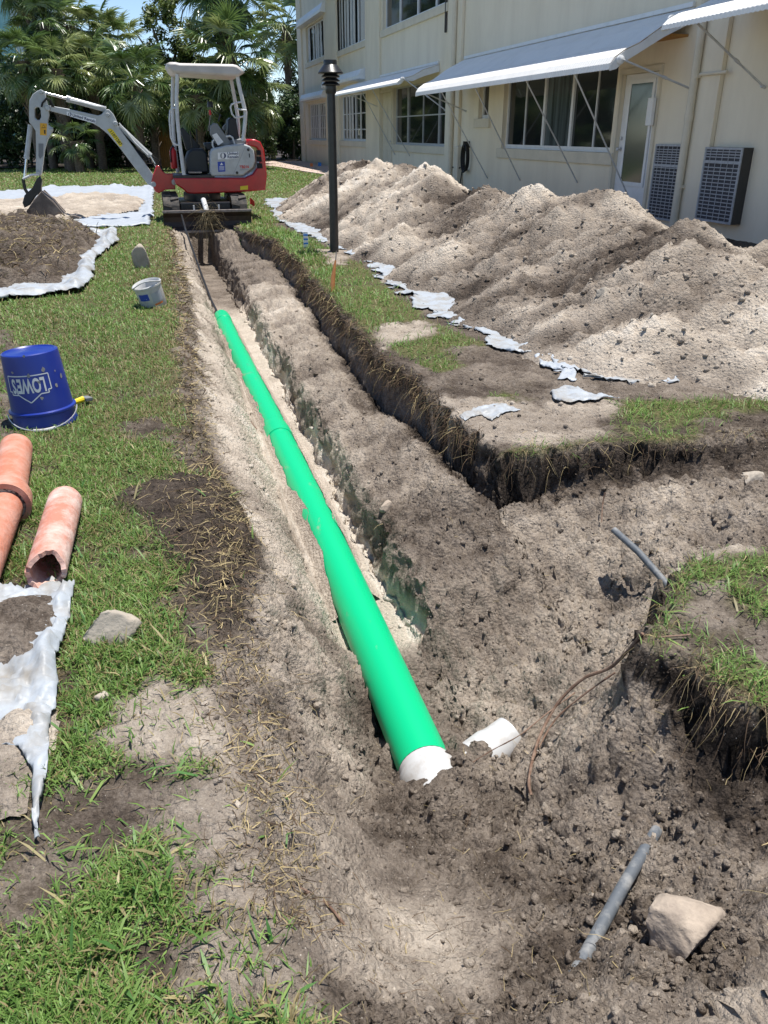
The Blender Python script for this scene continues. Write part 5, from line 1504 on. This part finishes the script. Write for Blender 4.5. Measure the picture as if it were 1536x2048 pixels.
# white wye fitting at the near end
wye = thing('pipe_fitting', 'white branch fitting on the near end of the green pipe', 'pipe fitting', (.66, 1.8, -.62))
d0 = (pipept(0) - pipept(.02)).normalized()
c0 = pipept(T0) - d0 * .03
MB().lathe([(PR + .002, .03), (PR + .004, -.01), (PR + .011, -.004), (PR + .012, -.035), (PR + .004, -.05), (PR - .004, -.2)], 28, frame(c0 + d0 * .0, -d0)).build('socket', M['whitepvc'], wye, smooth=True)
MB().tube([c0 + d0 * .05, c0 + d0 * .28 + Vector((0, 0, -.03))], PR - .004, 24).build('run', M['whitepvc'], wye, smooth=True)
bs = Vector((.815, 1.850, -.530)); be = Vector((.945, 1.895, -.495))
db = (be - bs).normalized()
MB().tube([bs - db * .02, bs + db * .05, bs + db * .07, be], [.070, .070, .064, .062], 24).build('branch', M['whitepvc'], wye, smooth=True)
MB().tube([bs - db * .038, bs - db * .02], .062, 24).build('gasket_ring', M['greenpipe'], wye, smooth=True)
MB().tube([bs - db * .11, bs - db * .038], .067, 24).build('branch_collar', M['whitepvc'], wye, smooth=True)

def broken_tube(name, a, b, ro, ri, mat_, parent, jag0=0.0, jag1=0.0, n=36, seg=10, seed=0, label=None):
    a, b = Vector(a), Vector(b); d = (b - a); L = d.length; m = frame(a, d)
    rnd = random.Random(seed); MBo = MB(); V = []
    ph = rnd.uniform(0, 6)
    def end(k, base, jag): return base + jag * (.5 * math.sin(2 * math.pi * k / n * 1 + ph) + .35 * math.sin(2 * math.pi * k / n * 3 + ph * 2) + .25 * rnd.uniform(-1, 1))
    e0 = [end(k, 0, jag0) for k in range(n)]; e1 = [end(k, L, jag1) for k in range(n)]
    for r in (ro, ri):
        for i in range(seg + 1):
            for k in range(n):
                t = 2 * math.pi * k / n; z = e0[k] + (e1[k] - e0[k]) * i / seg
                V.append(m @ Vector((r * math.cos(t), r * math.sin(t), z)))
    F = []; S_ = (seg + 1) * n
    for i in range(seg):
        for k in range(n):
            p, q, r_, s = i * n + k, i * n + (k + 1) % n, (i + 1) * n + (k + 1) % n, (i + 1) * n + k
            F += [(p, q, r_, s), (S_ + s, S_ + r_, S_ + q, S_ + p)]
    for k in range(n):
        k2 = (k + 1) % n
        F += [(k2, k, S_ + k, S_ + k2), (seg * n + k, seg * n + k2, S_ + seg * n + k2, S_ + seg * n + k)]
    MBo.add(V, F)
    return MBo.build(name, mat_, parent, smooth=True, label=label)

cl1 = thing('clay_pipe', 'broken dusty clay pipe with its dark jagged mouth towards the viewer', 'clay pipe', (-.44, 2.7, 0))
broken_tube('barrel', (-.452, 2.38, .060), (-.440, 2.92, .062), .061, .046, M['clay2'], cl1, jag0=.038, jag1=.008, seed=3)
cl2 = thing('clay_pipe', 'whole clay pipe with a flared socket, lying beside the blue bucket', 'clay pipe', (-.67, 3.2, 0))
broken_tube('barrel', (-.648, 2.98, .068), (-.690, 3.55, .068), .066, .051, M['clay'], cl2, jag1=.006, seed=5)
broken_tube('socket', (-.642, 2.90, .074), (-.649, 2.99, .072), .089, .070, M['clay'], cl2, jag0=.006, seed=6)
cl3 = thing('clay_pipe', 'clay pipe pushed into the flared socket at the left edge', 'clay pipe', (-.65, 2.6, 0))
broken_tube('barrel', (-.650, 2.20, .066), (-.643, 2.93, .070), .0605, .047, M['clay'], cl3, seed=8)
MB().tube([(-.643, 2.905, .072), (-.644, 2.925, .072)], .0695, 28).build('mortar_seal', M['mortar'], cl3, smooth=True)

# grey conduits sticking out of the pit walls
t0 = gp3(1228, 1060, -.14); t1 = gp3(1330, 1158, -.20)
cnd = MB().tube([t0, t0.lerp(t1, .5) + Vector((0, 0, .006)), t1 + (t1 - t0) * .5 + Vector((0, 0, -.03))], .0135, 14)
tag(cnd.build('conduit', M['conduit'], smooth=True), 'short grey conduit stub jutting from the sandy pit face', 'conduit')
a = gp3(1312, 1655, -.262); b = gp3(1168, 1895, -.195)
a.z = gz(a.x, a.y) + .02; b.z = gz(b.x, b.y) + .004
cnd = MB().tube([a + (a - b) * .03, a.lerp(b, .5) + Vector((0, 0, .006)), b + (b - a) * .1 - Vector((0, 0, .02))], .0145, 14)
tag(cnd.build('conduit', M['conduit'], smooth=True), 'long grey conduit half buried in the lumpy soil at the lower right', 'conduit')

# ================================================================ ROCKS, ROOTS
def rock(name, label, c, size, mat_, seed, rz=0.0, flat=.0):
    g = np.random.default_rng(seed)
    bm = bmesh.new(); bmesh.ops.create_icosphere(bm, subdivisions=4, radius=1)
    V = np.array([v.co[:] for v in bm.verts])
    pl = g.normal(size=(9, 3)); pl /= np.linalg.norm(pl, axis=1)[:, None]; off = g.uniform(.42, .75, 9)
    for p, o in zip(pl, off):
        d = V @ p - o
        V = V - np.outer(np.clip(d, 0, None) * .985, p)
    nn = (vn3(V[:, 0] * 3 + seed, V[:, 1] * 3, V[:, 2] * 3, seed) - .5) * .12 + (vn3(V[:, 0] * 8, V[:, 1] * 8, V[:, 2] * 8, seed) - .5) * .10 + (vn3(V[:, 0] * 19, V[:, 1] * 19, V[:, 2] * 19, seed) - .5) * .05
    V = V * (1 + nn)[:, None] * np.array(size)
    cr, sr = math.cos(rz), math.sin(rz)
    V = np.stack([V[:, 0] * cr - V[:, 1] * sr, V[:, 0] * sr + V[:, 1] * cr, V[:, 2]], 1)
    for v, q in zip(bm.verts, V): v.co = q
    me = bpy.data.meshes.new(name); bm.to_mesh(me); bm.free()
    for p in me.polygons: p.use_smooth = True
    me.materials.append(mat_)
    o = obj(name, me); o.location = c
    tag(o, label, 'rock')
    return o
def on(px, py, z0, dz):
    x, y = gp(px, py, z0); z = gz(x, y); x, y = gp(px, py, z); return (x, y, gz(x, y) + dz)
rock('rock', 'big weathered limestone chunk at the lower right of the pit', on(1362, 1866, -.18, .004), (.108, .085, .070), M['rock'], 27, .3)
rock('rock', 'pale wedge of stone on the grass left of the trench', on(222, 1282, 0, .018), (.088, .042, .075), M['palerock'], 5, .2)
rock('rock', 'pale lump half sunk in the left lawn beside the white tub', on(283, 535, 0, .08), (.10, .08, .17), M['palerock'], 12, .5)
rock('rock', 'rounded pale stone on the slope of the long soil heap', (2.86, 4.93, .335), (.060, .05, .05), M['palerock'], 14, .1)
rock('rock', 'flat stone slab in the pit wall at the right edge', on(1505, 950, -.09, .0), (.11, .05, .035), M['palerock'], 15, .4)
rock('rock', 'small white pebble on the bare patch above the foreground grass', on(205, 1400, 0, .012), (.022, .014, .014), M['palerock'], 16, .1)
rock('rock', 'clod of pale rubble standing in the shady trench side', on(775, 1015, -.36, .01), (.05, .035, .035), M['rock'], 18, .6)

def root_tube(name, label, pts, r0, r1, zoff=.01, n=7):
    P = []
    for q in pts:
        if len(q) == 3: x, y = gp(q[0], q[1], q[2]); P.append(Vector((x, y, max(q[2], gz(x, y) + zoff))))
        else: x, y, z = on(q[0], q[1], -.25, zoff); P.append(Vector((x, y, z)))
    # smooth
    out = []
    for i in range(len(P) - 1):
        for k in range(4):
            t = k / 4; p0 = P[max(i - 1, 0)]; p1 = P[i]; p2 = P[i + 1]; p3 = P[min(i + 2, len(P) - 1)]
            out.append(.5 * ((2 * p1) + (p2 - p0) * t + (2 * p0 - 5 * p1 + 4 * p2 - p3) * t * t + (3 * p1 - p0 - 3 * p2 + p3) * t ** 3))
    out.append(P[-1])
    m = MB().tube(out, [r0 + (r1 - r0) * i / (len(out) - 1) + .0006 * math.sin(i * 2.1) for i in range(len(out))], n)
    o = m.build(name, M['root'], smooth=True)
    tag(o, label, 'root')
    return o
root_tube('root', 'thick reddish root leaving the shaded bank above the white fitting', [(1275, 1330, -.13), (1225, 1332, -.17), (1170, 1355, -.24), (1125, 1395, -.32), (1095, 1440, -.38), (1070, 1500, -.42), (1058, 1560, -.45), (1062, 1590, -.47)], .0055, .0045)
root_tube('root', 'thin root arching from the white fitting up the pit side', [(1230, 1345, -.20), (1160, 1395, -.30), (1110, 1440, -.38), (1075, 1500, -.43), (1060, 1540, -.46)], .003, .003)
root_tube('root', 'hair-thin root lying across the white branch pipe', [(1150, 1385, -.33), (1090, 1430, -.36), (1040, 1470, -.36), (985, 1500, -.42), (945, 1540, -.48)], .0022, .0015)
root_tube('root', 'straw-coloured stick poking from the turf at the right', [(1380, 1270, .0), (1330, 1283, -.01), (1288, 1292, -.03)], .0035, .002)
root_tube('root', 'dark root standing in the pit face below the trench corner', [(1210, 985, -.12), (1205, 1010, -.17), (1203, 1045, -.22)], .004, .002, .012)
root_tube('root', 'brown twig lying on the soil beside the foreground grass', [(600, 1790), (650, 1830), (690, 1870)], .004, .0025, .006)
root_tube('root', 'dark root trailing over the green pipe', [(470, 790, -.47), (500, 850, -.50), (545, 880, -.5)], .004, .003, .008)

# ================================================================ BUCKETS AND SMALL THINGS
bkt = thing('bucket', 'blue plastic bucket turned upside down on the lawn with white lettering', 'bucket', (-.655, 4.16, 0))
BC = Vector((-.640, 4.13, gz(-.640, 4.13) - .01)); BR0, BR1, BH = .148, .128, .365
tilt = Matrix.Translation(BC) @ Matrix.Rotation(math.radians(-2), 4, 'X') @ Matrix.Rotation(math.radians(-3.0), 4, 'Y')
prof = [(BR0 + .004, 0), (BR0 + .006, .012), (BR0 + .001, .02), (BR0, .07), (BR0 + .010, .076), (BR0 + .010, .085), (BR0 - .002, .090), (BR1 + .003, BH - .014), (BR1 + .001, BH - .004), (BR1 - .006, BH), (BR1 - .012, BH - .006), (.05, BH - .006), (.045, BH - .004), (0, BH - .004)]
MB().lathe(prof, 56, tilt).build('shell', M['bluepail'], bkt, smooth=True)
def rad(z): return (BR0 - .002) + (BR1 + .003 - BR0 + .002) * (z - .09) / (BH - .014 - .09)
def on_bucket(u, z, lift=.0012):
    # u metres along the surface from the logo centre, which faces the camera and slightly left
    a0 = math.atan2(-BC.y, -BC.x) - .30
    r = rad(z) + lift; a = a0 + u / .148
    return tilt @ Vector((r * math.cos(a), r * math.sin(a), z))
LZ = .226
me = text_mesh("LOWE'S", .078, 0, .0026, spacing=1.0)
wd = max(v.co.x for v in me.vertices) - min(v.co.x for v in me.vertices)
bmx = bmesh.new(); bmx.from_mesh(me)
bmesh.ops.subdivide_edges(bmx, edges=[e for e in bmx.edges if e.calc_length() > .012], cuts=2, use_grid_fill=True); bmesh.ops.triangulate(bmx, faces=bmx.faces); bmx.to_mesh(me); bmx.free()
put_mesh('lettering', me, lambda v: on_bucket(-v.x * .172 / wd, LZ - v.y * 1.2), M['print_white'], bkt)
def line_on(pts, w, name):
    m = MB()
    for (a, b) in zip(pts[:-1], pts[1:]):
        n = max(2, int(math.hypot(b[0] - a[0], b[1] - a[1]) / .008)); dx, dz = b[0] - a[0], b[1] - a[1]; L = math.hypot(dx, dz); ox, oz = -dz / L * w, dx / L * w
        vs_ = []
        for i in range(n + 1):
            t = i / n; u, z = a[0] + dx * t, a[1] + dz * t
            vs_ += [on_bucket(u - ox, z - oz), on_bucket(u + ox, z + oz)]
        m.add(vs_, [(2 * i, 2 * i + 1, 2 * i + 3, 2 * i + 2) for i in range(n)])
    return m.build(name, M['print_white'], bkt)
line_on([(.110, .270), (-.110, .270), (-.110, .195), (-.094, .195), (-.094, .180), (-.055, .180), (0, .142), (.055, .180), (.094, .180), (.094, .195), (.110, .195), (.110, .270)][::-1], .0026, 'logo_outline')
# wire handle lying against the rim
hp = []
for i in range(21):
    a = math.atan2(-BC.y, -BC.x) - 1.45 + 2.75 * i / 20
    dip = math.sin(math.pi * i / 20)
    hp.append(tilt @ Vector(((BR0 + .016 + .02 * dip) * math.cos(a), (BR0 + .016 + .02 * dip) * math.sin(a), .075 - .062 * dip)))
hd = MB().tube(hp, .0028, 6).build('handle', M['wire'], bkt, smooth=True)
MB().tube(hp[8:13], .008, 8).build('grip', M['whitepvc'], hd, smooth=True)
g = np.random.default_rng(4)
for k in range(9):
    a = math.atan2(-BC.y, -BC.x) + g.uniform(-.9, 1.1); z = g.uniform(.10, .37); r = rad(z) + .001
    c = tilt @ Vector((r * math.cos(a), r * math.sin(a), z)); s_ = g.uniform(.004, .011)
    R3 = Matrix.Rotation(a, 3, 'Z')
    m = MB(); n = 8
    m.add([c + tilt.to_3x3() @ (R3 @ Vector((.0008, s_ * g.uniform(.5, 1.2) * math.cos(t), s_ * g.uniform(.5, 1.3) * math.sin(t)))) for t in np.linspace(0, 2 * math.pi, n, endpoint=False)], [tuple(range(n))])
    m.build('mud_splash', M['pailmud'], bkt)
# putty brush by the bucket
br = thing('brush', 'small brush with a yellow handle lying against the blue bucket', 'brush', (*gp(165, 803), 0))
a = gp3(148, 804, .035); b = gp3(166, 798, .035); c = gp3(181, 796, .03)
MB().tube([a, b], [.012, .016], 8).build('handle', M['sticker_yellow'], br, smooth=True)
dd = (c - b).normalized(); MB().cbox(b.lerp(c, .5), ((c - b).length, .05, .02), Matrix((dd, Vector((0, 0, 1)).cross(dd), Vector((0, 0, 1)))).transposed()).build('head', M['plasticgrey'], br, bevel=.004)

# small white tub
tx_, ty_ = gp(308, 613)
tub = thing('bucket', 'small white plastic tub with a blue label, leaning in the grass', 'bucket', (tx_, ty_, 0))
tm = Matrix.Translation((tx_ + .01, ty_ + .04, gz(tx_, ty_) - .012)) @ Matrix.Rotation(math.radians(-14), 4, 'Y') @ Matrix.Rotation(math.radians(9), 4, 'X')
MB().lathe([(0, 0), (.098, 0), (.102, .006), (.112, .19), (.120, .192), (.120, .205), (.113, .21), (.105, .20), (.098, .19), (.09, .01), (0, .01)], 40, tm).build('shell', M['whitepvc'], tub, smooth=True)
hp = [tm @ Vector((.118 * math.cos(t), .118 * math.sin(t), .20 + .055 * math.sin(t) ** 2 * (1 if math.sin(t) < 0 else .0) + .002)) for t in np.linspace(math.pi * .98, math.pi * 2.02, 18)]
MB().tube(hp, .005, 6).build('handle', M['whitepvc'], tub, smooth=True)
fa = math.atan2(-ty_, -tx_)
def patch(a0, a1, z0, z1, mat_, nm, lift):
    m = MB(); n = 8; vs_ = []
    for i in range(n + 1):
        a = a0 + (a1 - a0) * i / n
        for z in (z0, z1):
            r = .102 + .010 * z / .19 + lift
            vs_.append(tm @ Vector((r * math.cos(a), r * math.sin(a), z)))
    m.add(vs_, [(2 * i, 2 * i + 2, 2 * i + 3, 2 * i + 1) for i in range(n)])
    return m.build(nm, mat_, tub)
patch(fa - .95, fa - .15, .10, .155, M['sticker_blue'], 'label', .0015)
patch(fa + .05, fa + .9, .07, .15, M['sheet'], 'label', .0015)
patch(fa + .1, fa + .8, .045, .06, M['orangeflag'], 'label', .0015)
me = text_mesh('ON', .045, 0, .001)
put_mesh('lettering', me, lambda v: tm @ Vector((.1095 * math.cos(fa - .42 + v.x / .11), .1095 * math.sin(fa - .42 + v.x / .11), .127 + v.y)), M['print_white'], tub)

# marker stake, wooden handle, flags
sx, sy = gp(612, 497)
stk = thing('marker_stake', 'small white and blue marker stake in the grass before the lamp post', 'stake', (sx, sy, 0))
MB().box((sx - .028, sy - .006, -.1), (sx + .028, sy + .006, .20)).build('stake', M['sticker_white'], stk, bevel=.003)
for z in (.05, .10, .15): MB().box((sx - .0285, sy - .0085, z), (sx + .0285, sy - .0062, z + .02)).build('band', M['blueflag'], stk)
hx_, hy_ = gp(664, 582)
tl = thing('hand_tool', 'tool with an orange wooden handle stuck in the trench edge', 'tool', (hx_, hy_, 0))
MB().tube([(hx_, hy_, -.03), (hx_ + .02, hy_ + .03, .12), (hx_ + .05, hy_ + .05, .26)], [.022, .020, .008], 10).build('handle', M['orangewood'], tl, smooth=True)
MB().tube([(hx_ + .05, hy_ + .05, .25), (hx_ + .065, hy_ + .07, .34)], .005, 8).build('shank', M['wornsteel'], tl, smooth=True)
def flag(px, py, h, w, mat_, label, hang=.3, mesh_h=.09):
    x, y = gp(px, py)
    f = thing('marker_flag', label, 'flag', (x, y, 0), 'utility marker flags')
    MB().tube([(x, y, -.05), (x + .004, y, h)], .003, 6).build('wire', M['wire'], f)
    m = MB(); n = 5; vs_ = []
    for i in range(n + 1):
        t = i / n
        for k in (0, 1): vs_.append((x + .004 + w * t, y + .02 * math.sin(t * 4), h - mesh_h * k - hang * w * t * t))
    m.add(vs_, [(2 * i, 2 * i + 1, 2 * i + 3, 2 * i + 2) for i in range(n)])
    o = m.build('pennant', mat_, f); md = o.modifiers.new('t', 'SOLIDIFY'); md.thickness = .002
flag(500, 413, .16, .09, M['redflag'], 'small red marker flag beside the right track of the digger', .9, .12)
flag(620, 335, .16, .12, M['orangeflag'], 'tiny orange marker flag on the path by the building corner', .1, .12)
flag(636, 334, .18, .14, M['blueflag'], 'tiny blue marker flag on the path by the building corner', .1, .16)

# ================================================================ BACKGROUND PLANTING
def frond_mesh(seed, nleaf=36):
    g = np.random.default_rng(seed)
    V = []; F = []
    def strip_(pts, ws, nrm):
        b = len(V)
        for p, w, nn in zip(pts, ws, nrm):
            V.append(p - nn * w); V.append(p + nn * w)
        for i in range(len(pts) - 1): F.append((b + 2 * i, b + 2 * i + 1, b + 2 * i + 3, b + 2 * i + 2))
    L = .95; arch = g.uniform(.10, .22)
    pet = [np.array([L * t, 0, -arch * t * t]) for t in np.linspace(0, 1, 5)]
    strip_(pet, [.026, .022, .018, .016, .014], [np.array([0, 1.0, 0])] * 5)
    strip_(pet, [.02, .016, .014, .012, .010], [np.array([0, 0, 1.0])] * 5)
    h = pet[-1]; d0 = pet[-1] - pet[-2]; pit = math.atan2(d0[2], d0[0])
    for i in range(nleaf):
        a = -2.05 + 4.1 * i / (nleaf - 1) + g.normal(0, .03)
        base = h + np.array([.16 * max(0, math.cos(a * .8)), 0, -.05 * max(0, math.cos(a * .8))])
        ln = (.86 - .16 * abs(a) / 2.05) * g.uniform(.88, 1.08)
        droop = g.uniform(.20, .55) + .12 * abs(a)
        pts = []
        dirx = math.cos(a); diry = math.sin(a)
        up_ = .26 * abs(math.sin(a))
        for t in (0, .3, .62, 1.0):
            r = ln * t
            x = r * dirx; y = r * diry; z = up_ * r - droop * ln * t ** 2.4
            c, s = math.cos(pit * .8), math.sin(pit * .8)
            pts.append(base + np.array([x * c - z * s, y, x * s + z * c]))
        side = np.array([-diry, dirx, .9 * (1 if i % 2 else -1)]); side /= np.linalg.norm(side)
        strip_(pts, [.012, .034, .026, .003], [side] * 4)
    me = bpy.data.meshes.new('frond'); me.from_pydata([tuple(v) for v in V], [], F)
    return me

FR = []
for k in range(4):
    for mt in ('frond', 'frondlit'):
        me = frond_mesh(20 + k); me.materials.append(M[mt]); FR.append(me)

def palm(px, py, y, sc, label, n=38, boots=True, seed=0, skirt=.25, fat=1.0):
    rn = random.Random(seed)
    x, z = hy(px, py, y)
    t = thing('palm_tree', label, 'palm', (x, y, 0), 'palms behind the digger')
    m = MB(); pts = []; rs = []
    lean = rn.uniform(-.12, .12)
    k = 10
    for i in range(k + 1):
        u = i / k; pts.append((x + lean * (1 - u) * .5, y, -.2 + (z + .2) * u)); rs.append((.17 - .02 * u + (.07 * max(0, u - .55) / .45 if boots else 0)) * fat)
    m.tube(pts, rs, 12)
    m.build('trunk', M['bark'], t, smooth=True)
    if boots:
        nb = int(26 * min(1.6, z / 3))
        for i in range(nb):
            u = .35 + .63 * i / nb; a = i * 2.4; zz = z * u; r = (.17 + .05 * u) * fat
            c = Vector((x + lean * (1 - u) * .5 + r * math.cos(a), y + r * math.sin(a), zz))
            d = Vector((math.cos(a) * .6, math.sin(a) * .6, .8)).normalized()
            MB().tube([c - d * .08, c + d * .16], [.05 * fat, .022], 4).build('leaf_boot', M['bark'], t)
    for i in range(n):
        u = i / (n - 1)
        az = i * 2.399 + rn.uniform(-.3, .3)
        el = 1.35 - 2.15 * u ** .85 + rn.uniform(-.15, .15)
        if rn.random() < skirt: el -= .25
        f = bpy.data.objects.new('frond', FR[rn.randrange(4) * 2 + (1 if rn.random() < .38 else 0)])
        link(f, t)
        f.location = (math.cos(az) * .10, math.sin(az) * .10, z + .12 - .25 * u)
        f.rotation_euler = Euler((rn.uniform(-.3, .3), -el, az), 'XYZ')
        s_ = sc * rn.uniform(.85, 1.1); f.scale = (s_, s_, s_)
    return t

PALMS = [(192, 68, 38.0, .68, 'palm with a small spiky crown right of the pale building'), (300, 200, 36.5, .75, 'short palm just left of the canopy'), (48, -50, 37.0, .85, 'tall palm at the left edge with its crown above the picture'), (91, 50, 36.0, .70, 'palm with a round crown second from the left edge'), (138, 52, 37.5, .70, 'palm in front of the pale building on the left'),
         (46, 122, 35.0, .75, 'low palm leaning out at the left edge above the digger arm'), (112, 138, 34.6, .72, 'short palm right behind the top of the dipper arm'), (180, 130, 36.0, .72, 'palm with arching fronds above the dipper cylinder'),
         (232, 92, 38.5, .72, 'palm standing against the open sky left of the leafy tree'), (266, 160, 34.0, .85, 'palm with a bare brown trunk behind the middle of the boom'),
         (440, -30, 36.0, 1.05, 'tall palm with a thick booted trunk above the digger canopy'), (462, 115, 34.5, 1.05, 'broad dark palm directly over the digger canopy'), (392, 190, 34.0, .75, 'low palm seen between the canopy posts'),
         (500, 195, 34.5, .78, 'low palm at the right of the canopy posts'), (572, 52, 47.0, 1.15, 'palm rising beside the building corner'), (150, 282, 33.6, .5, 'small palm growing from the hedge under the boom')]
for i, (a, b, y, sc, lab) in enumerate(PALMS):
    palm(a, b, y, sc, lab, n=(20 if sc < .6 else 34), seed=100 + i, fat=(1.75 if 'thick booted' in lab else 1.0))

def foliage_mesh(name, seed, nclump, nleaf, rad, leaf, mat_, spread=.30):
    g = np.random.default_rng(seed)
    c = g.normal(size=(nclump, 3)); c /= np.linalg.norm(c, axis=1)[:, None]; c *= g.uniform(.35, .95, (nclump, 1)) ** .6
    c *= np.array(rad); c[:, 2] = np.where(c[:, 2] < -.75 * rad[2], c[:, 2] * .7, c[:, 2])
    k = g.integers(0, nclump, nleaf)
    off = g.normal(size=(nleaf, 3)); off /= np.linalg.norm(off, axis=1)[:, None]; off *= (g.random((nleaf, 1)) ** .45) * spread * np.array([max(rad)] * 3)
    P = c[k] + off
    nrm = off / (np.linalg.norm(off, axis=1)[:, None] + 1e-6) * .6 + g.normal(size=(nleaf, 3)) * .5 + np.array([0, 0, .45])
    nrm /= np.linalg.norm(nrm, axis=1)[:, None]
    a = np.cross(nrm, g.normal(size=(nleaf, 3))); a /= np.linalg.norm(a, axis=1)[:, None]; b = np.cross(nrm, a)
    s = leaf * g.uniform(.6, 1.25, (nleaf, 1))
    V = np.stack([P - a * s, P + b * s * .42 + nrm * s * .12, P + a * s, P - b * s * .42 + nrm * s * .12], 1).reshape(-1, 3)
    return mesh_np(name, V, [np.arange(nleaf * 4).reshape(-1, 4)], [mat_])

BUSH = [foliage_mesh('foliage', 60 + k, 26, 5200, (1.5, 1.1, 1.55), .085, M['hedge'], .24) for k in range(3)]
bush0 = None
HB = []
for i, pxx in enumerate(range(-30, 640, 44)):
    HB.append((pxx, 38.5 + 1.3 * math.sin(i * 1.7) + (7.5 if pxx > 530 else 0), 1.0 + .12 * math.sin(i * 2.3)))
for i, pxx in enumerate(range(-10, 640, 62)):
    HB.append((pxx, 42.5 + 1.0 * math.sin(i * 1.1) + (5 if pxx > 500 else 0), 1.18 + .15 * math.sin(i * 1.9)))
ordn = ['first', 'second', 'third', 'fourth', 'fifth', 'sixth', 'seventh', 'eighth', 'ninth', 'tenth', 'eleventh', 'twelfth', 'thirteenth', 'fourteenth', 'fifteenth', 'sixteenth', 'seventeenth']
nf = len(range(-30, 640, 44))
for i, (pxx, y, sc) in enumerate(HB):
    x = hy(pxx, 300, y)[0]
    row, k = ('front', i) if i < nf else ('back', i - nf)
    t = thing('shrub', '%s dark leafy shrub from the left in the %s row of the hedge' % (ordn[k], row), 'shrub', (x, y, 0), 'dark hedge shrubs behind the lawn')
    f = bpy.data.objects.new('foliage', BUSH[i % 3]); link(f, t)
    f.location = (0, 0, 1.42 * sc); f.scale = (sc, sc, sc * random.uniform(.92, 1.1)); f.rotation_euler = (0, 0, random.uniform(0, 6.28))
    st = MB(); st.tube([(x, y, -.1), (x + .1, y, 1.2 * sc)], [.06, .04], 6); st.build('stem', M['branch'], t)
# broad-leaved tree with lighter foliage
tx0, tz0 = hy(335, 80, 40.0)
tr = thing('leafy_tree', 'broad-leaved tree with light green leaves between the palms', 'tree', (tx0, 40, 0))
mm = MB(); mm.tube([(tx0, 40, -.2), (tx0 + .1, 40, 2.4), (tx0, 40, 4.2)], [.22, .17, .10], 10); mm.build('trunk', M['branch'], tr, smooth=True)
for k in range(6):
    a = k * 1.05; mm = MB(); mm.tube([(tx0 + .05, 40, 2.6 + .2 * k), (tx0 + .8 * math.cos(a), 40 + .6 * math.sin(a), 3.6 + .25 * k), (tx0 + 1.4 * math.cos(a), 40 + .9 * math.sin(a), 4.4 + .3 * k)], [.08, .05, .02], 6); mm.build('limb', M['branch'], tr, smooth=True)
f = bpy.data.objects.new('crown', foliage_mesh('crown', 90, 34, 6000, (1.45, 1.3, 2.2), .10, M['treeleaf'], .17)); link(f, tr); f.location = (0, 0, 4.9)
f = bpy.data.objects.new('crown', foliage_mesh('crown', 91, 26, 4200, (1.7, 1.4, 1.4), .10, M['treeleaf'], .18)); link(f, tr); f.location = (.5, .4, 3.0)
t2 = thing('leafy_tree', 'leafy tree half hidden behind the palm at the building corner', 'tree', (hy(588, 200, 49)[0], 49, 0))
f = bpy.data.objects.new('crown', foliage_mesh('crown', 93, 26, 4600, (1.8, 1.5, 2.0), .10, M['treeleaf'], .2)); link(f, t2); f.location = (0, 0, 2.6)
mm = MB(); mm.tube([(t2.location.x, 49, -.2), (t2.location.x, 49, 3)], [.15, .08], 8); mm.build('trunk', M['branch'], t2)

# pale teal building far behind on the left
tb_ = thing('distant_building', 'pale teal building partly hidden behind the palms on the left', 'building', (-9.5, 74, 0))
x0_, _ = hy(-60, 100, 74); x1_, _ = hy(138, 60, 74); xm, _ = hy(22, 60, 74)
MB().box((x0_ - 4, 74, -.5), (xm, 84, 17)).build('tower', M['teal'], tb_)
MB().box((xm + .02, 74.6, -.5), (x1_, 84, 17)).build('facade', M['palefacade'], tb_)
for k in range(5):
    for q in range(2):
        w = MB().box((xm + .5 + q * 2.2, 74.52, 1.2 + 3.1 * k), (xm + 1.9 + q * 2.2, 74.63, 3.1 + 3.1 * k)).build('window', M['teal'], tb_)
        MB().box((xm + .6 + q * 2.2, 74.49, 1.3 + 3.1 * k), (xm + 1.8 + q * 2.2, 74.515, 3.0 + 3.1 * k)).build('pane', M['glass2'], w)
MB().box((x1_ - .35, 74.3, -.5), (x1_ - .02, 74.58, 17)).build('corner_column', M['white'], tb_)

# stained fence and a low carport roof glimpsed through the palms
fx0, fz1 = hy(312, 254, 37.0); fx1, _ = hy(344, 254, 37.0)
fn = thing('wooden_fence', 'orange stained board fence glimpsed behind the canopy post', 'fence', ((fx0 + fx1) / 2, 37, 0))
nb = 8
for k in range(nb):
    a = fx0 + (fx1 - fx0) * k / nb
    MB().box((a + .004, 37.0 + .004 * (k % 2), -.05), (a + (fx1 - fx0) / nb - .004, 37.022 + .004 * (k % 2), fz1 + .015 * math.sin(k * 3))).build('board', M['wood'], fn)
MB().box((fx0, 37.03, .4), (fx1, 37.08, .5)).build('rail', M['wood'], fn)
cx0, cz1 = hy(352, 234, 37.6); cx1, _ = hy(432, 240, 37.6)
cp = thing('carport', 'low flat white roof glimpsed under the palms', 'carport', ((cx0 + cx1) / 2, 38, 0))
MB().box((cx0, 37.5, cz1 - .16), (cx1, 40.2, cz1)).build('roof', M['white'], cp, bevel=.01)
for xx in (cx0 + .1, cx1 - .1): MB().box((xx - .05, 37.6, -.05), (xx + .05, 37.7, cz1 - .165)).build('post', M['white'], cp)
